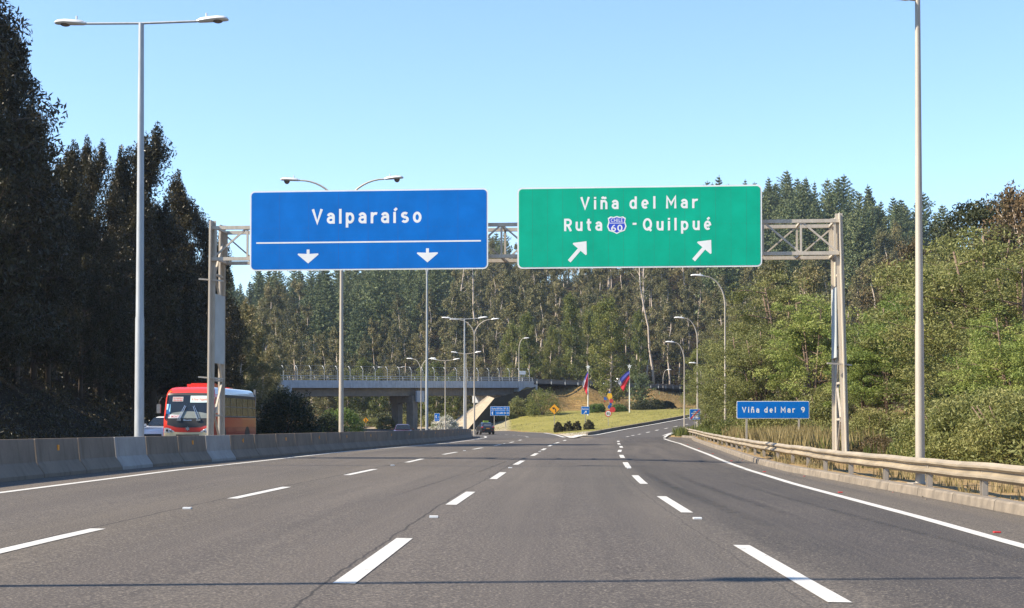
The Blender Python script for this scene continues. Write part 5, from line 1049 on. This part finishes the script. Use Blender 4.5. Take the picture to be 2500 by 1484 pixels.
# --- hillside wood: individual pines and pale trunked eucalyptus
HP = [pine(60 + i, 20, 4.5 + .7 * (i % 3), 24, 8, 5, .8, .22, .04, 'leaf_pine', (.82, .66, .74, .9)[i]) for i in range(4)]
HE = [eucalyptus(70 + i, 18, 2.9, 17, 4, 60, .46, .17, (.30, .42, .22, .36)[i], (colm, cone, colm, colm)[i], .2, .62, .7, ('leaf_euc_hill', 'trunk_pale'), lean=(.02, -.05, .04, .07)[i]) for i in range(4)]
def px_of(x, y): return 1250 + x / y * F
cells = []
for Y in np.arange(286, 530, 7.6):
    for x in np.arange(-.195 * Y - 4, .30 * Y + 4, 7.0):
        cells.append((x + rnd.uniform(-3.2, 3.2), Y + rnd.uniform(-3.6, 3.6)))
NC0 = len(cells); npine = neuc = 0
def is_pine(px, Y):
    if px > 1720: return Y > 345
    if px < 1120: return Y > 356 + 26 * math.sin(px * .02) + 14 * math.sin(px * .071)
    if px < 1290: return Y > 455
    return Y > 500
def hidden(x, Y, z):                                                    # trees wholly behind the near left wood or behind the signs are not built
    px = px_of(x, Y); return px < 520 or (1290 < px < 1700 and Y > 470) or (640 < px < 1170 and Y > 508)
for Y in np.arange(340, 440, 5.6):
    for x in np.arange(.128 * Y, .285 * Y, 5.4):
        cells.append((x + rnd.uniform(-2.6, 2.6), Y + rnd.uniform(-2.8, 2.8)))
cells = [c for i, c in enumerate(cells) if not (px_of(*c) > 1740 and c[1] > 338 and i < NC0)]
rnd.shuffle(cells)
for x, Y in cells:
    px = px_of(x, Y); z = gz(x, Y)
    if hidden(x, Y, z) or (Y < 312 and 5 < x < 50): continue
    if px > 2200 and Y < 380 or (px > 1720 and Y > 452): continue
    if is_pine(px, Y):
        if npine >= 292: continue
        npine += 1; s = rnd.uniform(.66, 1.0) * (1.22 if rnd.random() < .35 else 1)
        zone = ('dark green pine in the wood on the left hillside above the bridge' if px < 1120 else 'pine on the ridge seen between and under the two big signs' if px < 1720 else 'pine on the right hillside behind the gantry end')
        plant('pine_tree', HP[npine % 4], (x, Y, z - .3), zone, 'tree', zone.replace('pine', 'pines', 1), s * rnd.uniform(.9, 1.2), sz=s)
    else:
        if neuc >= 240: continue
        neuc += 1; s = rnd.uniform(.65, 1.08) * (.78 if Y < 330 and px < 1250 else 1)
        zone = ('olive eucalyptus with pale trunk on the slope above the bridge' if px < 1250 else 'slender eucalyptus with pale trunk on the slope under the green sign' if px < 1720 else 'brownish eucalyptus on the slope behind the right lamps')
        plant('eucalyptus_tree', HE[neuc % 4], (x, Y, z - .3), zone, 'tree', zone.replace('eucalyptus', 'eucalyptus trees', 1), s * rnd.uniform(.9, 1.3), sz=s)
for px, Y, H_, ln_ in ((1600, 318, 26, -.13), (1565, 330, 25, .03), (1115, 360, 22, .08), (1160, 345, 24, -.03)):      # a few bare pale trunks that stand out
    t = at(px, 900, Y); z = gz(t.x, Y); r_ = np.random.RandomState(px); sp = [Vector((ln_ * H_ * i / 6 + r_.normal() * .12, r_.normal() * .12, H_ * i / 6)) for i in range(7)]
    mb = MB().tube(sp, [.30 - .035 * i for i in range(7)], 7); ce = []
    for k_ in range(7):
        b_ = on(sp, .55 + .06 * k_); e_ = b_ + Vector((r_.uniform(-2, 2), r_.uniform(-1.5, 1.5), r_.uniform(.8, 2.4))); mb.tube([b_, e_], [.08, .03], 5); ce.append(e_)
    cm = crown_mesh('crown', [leaves(r_, ce, 60, .9, .5, .18, .7)], M['leaf_euc_hill']); tm_ = trunk_mesh('trunk', mb, M['trunk_pale'])
    plant('eucalyptus_tree', (cm, tm_), (t.x, Y, z), 'bare pale trunk standing out on the hillside ' + {1600: 'right of the right flagpole', 1565: 'above the low round conifer', 1115: 'under the blue sign', 1160: 'left of the gap between the big signs'}[px], 'tree', rz=0)

# --- trees on the right side
AC = [acacia(81, 9, 3.6, 6, 18, 115, .17, .055, low=.34), acacia(82, 9, 4.0, 7, 17, 110, .17, .055, ('leaf_acacia_dull', 'trunk_brown')), acacia(83, 9, 3.4, 5, 19, 115, .17, .055, low=.34), acacia(84, 9, 3.8, 6, 16, 115, .17, .055, ('leaf_acacia_dull', 'trunk_brown'))]
RU = [eucalyptus(91, 14, 3.6, 36, 5, 70, .32, .11, .1, colm, .2, .66, .7, ('leaf_rust', 'trunk_pale')), eucalyptus(92, 14, 3.6, 36, 5, 70, .32, .11, .1, colm, .2, .66, .7, ('leaf_euc_hill', 'trunk_pale'))]
right = [ # name, protos, px, py top, Y, widthfactor, label
 ('acacia_tree', AC[1], 2405, 560, 60, 1.15, 'near olive acacia right of the thick lamp pole with visible branches'), ('acacia_tree', AC[3], 2500, 640, 52, 1.0, 'near acacia cut by the right edge of the frame'), ('acacia_tree', AC[1], 2320, 640, 68, .95, 'olive acacia directly behind the thick near lamp pole'),
 ('acacia_tree', AC[0], 2165, 735, 76, 1.0, 'bright light green acacia right of the right gantry column'), ('acacia_tree', AC[2], 2215, 720, 80, 1.0, 'light green acacia just left of the thick lamp pole'), ('acacia_tree', AC[2], 2112, 815, 77, .8, 'light green acacia behind the right gantry column'),
 ('acacia_tree', AC[2], 1985, 730, 88, 1.0, 'light green acacia left of the right gantry column'), ('acacia_tree', AC[3], 1920, 690, 102, 1.05, 'feathery acacia above the blue distance sign'), ('acacia_tree', AC[1], 1860, 800, 92, 1.0, 'dull acacia behind the blue distance sign'), ('acacia_tree', AC[1], 1815, 790, 112, .95, 'acacia right of the tallest single armed lamp'), ('acacia_tree', AC[3], 1775, 850, 122, .9, 'grey green acacia behind the tallest single armed lamp'), ('acacia_tree', AC[1], 1768, 890, 152, .85, 'small acacia left of the tallest single armed lamp'), ('acacia_tree', AC[3], 1725, 905, 158, .9, 'small acacia overhanging the exit ramp'),
 ('eucalyptus_tree', RU[0], 2175, 640, 118, .9, 'orange brown eucalyptus behind the light green acacias'), ('eucalyptus_tree', RU[0], 2225, 600, 112, .9, 'rust tinted eucalyptus left of the thick lamp pole'), ('eucalyptus_tree', RU[0], 2485, 468, 92, .95, 'rust tinted eucalyptus at the right edge of the frame, highest there'), ('eucalyptus_tree', RU[0], 2440, 560, 88, .9, 'rust tinted eucalyptus below the dark rounded pine'),
 ('eucalyptus_tree', RU[1], 1900, 640, 170, 1.0, 'brown olive eucalyptus under the truss right of the green sign'), ('eucalyptus_tree', RU[1], 1960, 650, 160, 1.0, 'brown olive eucalyptus left of the right gantry column'), ('eucalyptus_tree', RU[1], 1840, 690, 190, .9, 'brown olive eucalyptus under the right end of the green sign'), ('eucalyptus_tree', RU[1], 2045, 760, 150, .9, 'brown olive eucalyptus behind the right gantry column'), ('eucalyptus_tree', RU[1], 1790, 750, 200, .9, 'brown olive eucalyptus right of the curved top of the tallest single lamp'), ('eucalyptus_tree', RU[1], 1745, 790, 215, .9, 'slim eucalyptus behind the exit ramp trees'), ('eucalyptus_tree', EF[1], 1700, 850, 222, .9, 'green eucalyptus where the exit ramp disappears'), ('eucalyptus_tree', EF[0], 1740, 860, 190, .8, 'green eucalyptus beside the hidden single lamp'),
 ('acacia_tree', AC[3], 2275, 640, 90, .9, 'greyish acacia high behind the thick lamp pole'), ('acacia_tree', AC[1], 2350, 590, 82, 1.0, 'dull acacia left of the dark rounded pine'), ('acacia_tree', AC[0], 2470, 760, 46, .75, 'bushy acacia at the right edge in front of taller ones'), ('acacia_tree', AC[3], 2380, 860, 50, .7, 'low bushy acacia right of the thick lamp pole')]
for nm, pr, px, py, Y, wf, lab in right:
    t = at(px, py, Y); z = gz(t.x, Y) - .1; s = (t.z - z) / (9 if nm[0] == 'a' else 16 if pr in EF else 14); plant(nm, pr, (t.x, Y, z), lab, 'tree', None, s * wf if s > .75 else max(s * wf, .75 * wf), sz=s)
r_ = np.random.RandomState(99); ce = []; mb = MB().tube([(0, 0, -.3), (.1, 0, 6), (.2, .1, 11)], [.3, .22, .1], 8)
for k_ in range(46):
    a_, e_ = r_.uniform(0, 6.28), r_.uniform(.05, 1); ce.append((math.cos(a_) * 3.4 * math.sqrt(1 - e_ * .85) * r_.uniform(.6, 1), math.sin(a_) * 3.4 * math.sqrt(1 - e_ * .85) * r_.uniform(.6, 1), 8.2 + 3.6 * e_))
    if k_ % 4 == 0: mb.tube([(.1, 0, 7), Vector(ce[-1])], [.1, .03], 5)
t = at(2402, 485, 104); z = gz(t.x, 104); s = (t.z - z) / 12.2
plant('pine_tree', (crown_mesh('crown', [leaves(r_, ce, 190, np.array((.95, .95, .55)), .28, .09, -.3)], M['leaf_pine_dark'] if 'leaf_pine_dark' in M else M['leaf_bush']), trunk_mesh('trunk', mb, M['trunk'])), (t.x, 104, z), 'dark green pine with rounded crown near the right edge', 'tree', s=s)
LS = [bush(101, 3.4, 3.0, 2.2, 150, 120, .11, .035, 'leaf_acacia_dull'), bush(102, 3.0, 2.6, 1.6, 140, 110, .11, .035, 'leaf_euc_fresh'), bush(103, 2.6, 2.2, 1.3, 130, 90, .12, .025, 'leaf_brown'if 'leaf_brown' in M else 'leaf_rust')]
for px, Y, k, s, lab in ((2480, 40, 0, 1.1, 'leafy shrub at the right edge behind the guardrail'), (2400, 42, 0, 1.15, 'leafy shrub right of the thick lamp pole, lower right'), (2320, 44, 0, 1.0, 'olive shrub beside the foot of the thick lamp pole'), (2270, 47, 1, .9, 'greenish shrub left of the foot of the thick lamp pole'), (2200, 48, 2, .8, 'brown twiggy shrub between the gantry column and the thick lamp pole'), (2150, 50, 2, .8, 'brown twiggy shrub close to the right gantry column'), (2125, 61, 0, .9, 'olive shrub behind the foot of the right gantry column'), (1890, 80, 0, 1.2, 'olive shrub behind the middle of the distance sign'), (1840, 90, 1, 1.1, 'green shrub behind the left post of the distance sign'), (2010, 84, 0, 1.5, 'large shrub left of the right gantry column'), (1790, 96, 1, 1.1, 'green shrub beside the pole of the tallest single armed lamp'), (1745, 124, 1, 1.1, 'green shrub behind the far guardrail tip'), (1700, 138, 1, .55, 'low weeds bush behind the motorway end sign'), (1664, 132, 1, .42, 'low green tuft of weeds at the tip of the guardrail'), (2460, 52, 0, 1.8, 'large shrub under the acacia at the right edge')):
    x = at(px, 1043, Y).x; plant('shrub', LS[k], (x, Y, gz(x, Y)), lab, 'shrub', None, s, names=('foliage', 'stem'))

# --- ground cover that nobody could count
def cover(name, X, Y, n, spread, ln, wd, mat, label, seed, h=.5):
    r = np.random.RandomState(seed); Z = gzv(X, Y); c = np.c_[X, Y, Z + h * r.uniform(.4, 1.2, len(X))]
    o = link(name, crown_mesh(name, [leaves(r, c, n, np.array((1.2, 1.2, .8)) * spread, ln, wd, .1)], M[mat])); tag(o, label, 'undergrowth', kind='stuff')
r = np.random.RandomState(17); Y_ = 255 + 230 * r.uniform(0, 1, 9000) ** 1.2; X_ = r.uniform(-.2, .3, 9000) * Y_; k_ = ~((X_ > -2 - (Y_ - 262) * .0) & (Y_ < 322) & (X_ < 60)) & ~((X_ > -11) & (Y_ < 262))
cover('hillside_undergrowth', X_[k_], Y_[k_], 26, 1.3, .5, .19, 'leaf_under', 'olive undergrowth covering the hillside between the trees', 18, 1.2)
Y_ = r.uniform(66, 185, 2600); X_ = -22.2 - 22 * r.uniform(0, 1, 2600) ** 1.1
cover('bank_undergrowth', X_, Y_, 30, .6, .22, .06, 'leaf_euc', 'dark undergrowth on the shaded left bank', 19, .35)
Y_ = r.uniform(34, 170, 3600); X_ = KRB(np.minimum(Y_, 125)) + 4.5 + 7 * r.uniform(0, 1, 3600) + np.maximum(0, Y_ - 125) * .42
cover('verge_undergrowth', X_, Y_, 34, .7, .17, .055, 'leaf_acacia_dull', 'tangled undergrowth below the trees on the right verge', 20, .5)
# --- grasses and litter
def blades(name, pts, hmin, hmax, wd, mat, label, seed, lean=.35):
    r = np.random.RandomState(seed); p = np.asarray(pts, float); n = len(p); a = r.uniform(0, 6.28, n); h = r.uniform(hmin, hmax, n); ld = r.uniform(0, lean, n) * h; b = r.uniform(0, 6.28, n)
    z = gzv(p[:, 0], p[:, 1]) + np.where((p[:, 0] > 6) & (p[:, 1] < 126), .10, -.02); ex, ey = np.cos(a) * wd, np.sin(a) * wd
    A = np.c_[p[:, 0] - ex, p[:, 1] - ey, z]; B = np.c_[p[:, 0] + ex, p[:, 1] + ey, z]; Cc = np.c_[p[:, 0] + np.cos(b) * ld * .4 + ex * .6, p[:, 1] + np.sin(b) * ld * .4 + ey * .6, z + h * .6]; D = np.c_[p[:, 0] + np.cos(b) * ld, p[:, 1] + np.sin(b) * ld, z + h]
    V = np.stack([A, B, Cc, D], 1).reshape(-1, 3); o = link(name, np_mesh(name, V, np.arange(4 * n).reshape(-1, 4), M[mat], attr=dict(tint=np.repeat(r.uniform(0, 1, n), 4)))); tag(o, label, 'grass', kind='stuff')
r = np.random.RandomState(5)
def band(n, y0, y1, o0, o1, clump=.0):
    y = r.uniform(y0, y1, n); o_ = r.uniform(o0, o1, n)
    if clump:
        c = r.uniform(y0, y1, n // 60 + 1); k = r.randint(0, len(c), n); y = c[k] + r.normal(0, clump, n); oc = r.uniform(o0, o1, len(c)); o_ = oc[k] + r.normal(0, clump * .8, n); o_ = np.maximum(o_, o0)
    return np.c_[KRB(y) + o_, y]
blades('dry_grass', np.concatenate([band(3600, 18, 120, .34, 1.6, .16), band(1800, 15, 60, .5, 4.5, .5)]), .08, .32, .012, 'grass', 'short dry tufts of grass between the kerb and the guardrail', 6)
blades('tall_dry_grass', np.concatenate([band(6000, 54, 112, 1.4, 4.2, .5), band(7000, 62, 104, 1.2, 3.4, .35)]), .4, 1.15, .018, 'grass', 'tall golden dry grass behind the guardrail under the distance sign', 7, .25)
blades('green_grass', np.concatenate([band(5000, 42, 130, 2.0, 6, .5), band(3000, 100, 133, .5, 3, .4)]), .3, .9, .02, 'grass_green', 'green weeds growing behind the guardrail', 8, .4)
n = 26000; lx = r.uniform(-9, 30, n); ly = r.uniform(128, 250, n); okl = inside(lawn_poly, lx, ly); blades('lawn_grass', np.c_[lx, ly][okl], .04, .09, .05, 'lawn_blade', 'mown yellowish lawn grass', 9)
n = 16000; lx = r.uniform(2, 40, n); ly = r.uniform(226, 296, n); zz = gzv(lx, ly); okl = (zz > 4.0) & (zz < 7.9) & (lx > 0); blades('bank_grass', np.c_[lx, ly][okl], .1, .32, .05, 'grass_bank', 'dry brown grass on the overpass bank', 10)
lt = MB()
for i in range(44):
    y = rnd.uniform(18, 60); x = float(KRB(y)) + (rnd.uniform(-.5, -.05) if i % 3 else rnd.uniform(.4, 3)); s = rnd.uniform(.012, .035); lt.box((x, y, gz(x, y) + (.02 if i % 3 else .14)), (s * 2, s, s * .6), 0 if i % 9 == 0 else 2 if i % 15 == 1 else 1, rz=rnd.uniform(0, 3))
tag(lt.build('litter', [M['sign_white'], M['kerb'], M['sculpt_red']]), 'scattered crumbs of litter and grit along the right kerb', 'litter', kind='stuff')
# ------------------------------------------------------------------ air
hz = MB().box((0, 760, 64), (1700, 2500, 150)).build('haze', bpy.data.materials.new('haze_air')); tag(hz, 'thin pale blue air haze over the whole valley', 'haze', kind='stuff')
m = hz.data.materials[0]; m.use_nodes = True; t = m.node_tree; t.nodes.clear(); o_ = t.nodes.new('ShaderNodeOutputMaterial'); v_ = t.nodes.new('ShaderNodeVolumePrincipled'); v_.inputs['Color'].default_value = (.72, .84, 1, 1); v_.inputs['Density'].default_value = .00013; v_.inputs['Anisotropy'].default_value = .3; t.links.new(v_.outputs[0], o_.inputs['Volume'])
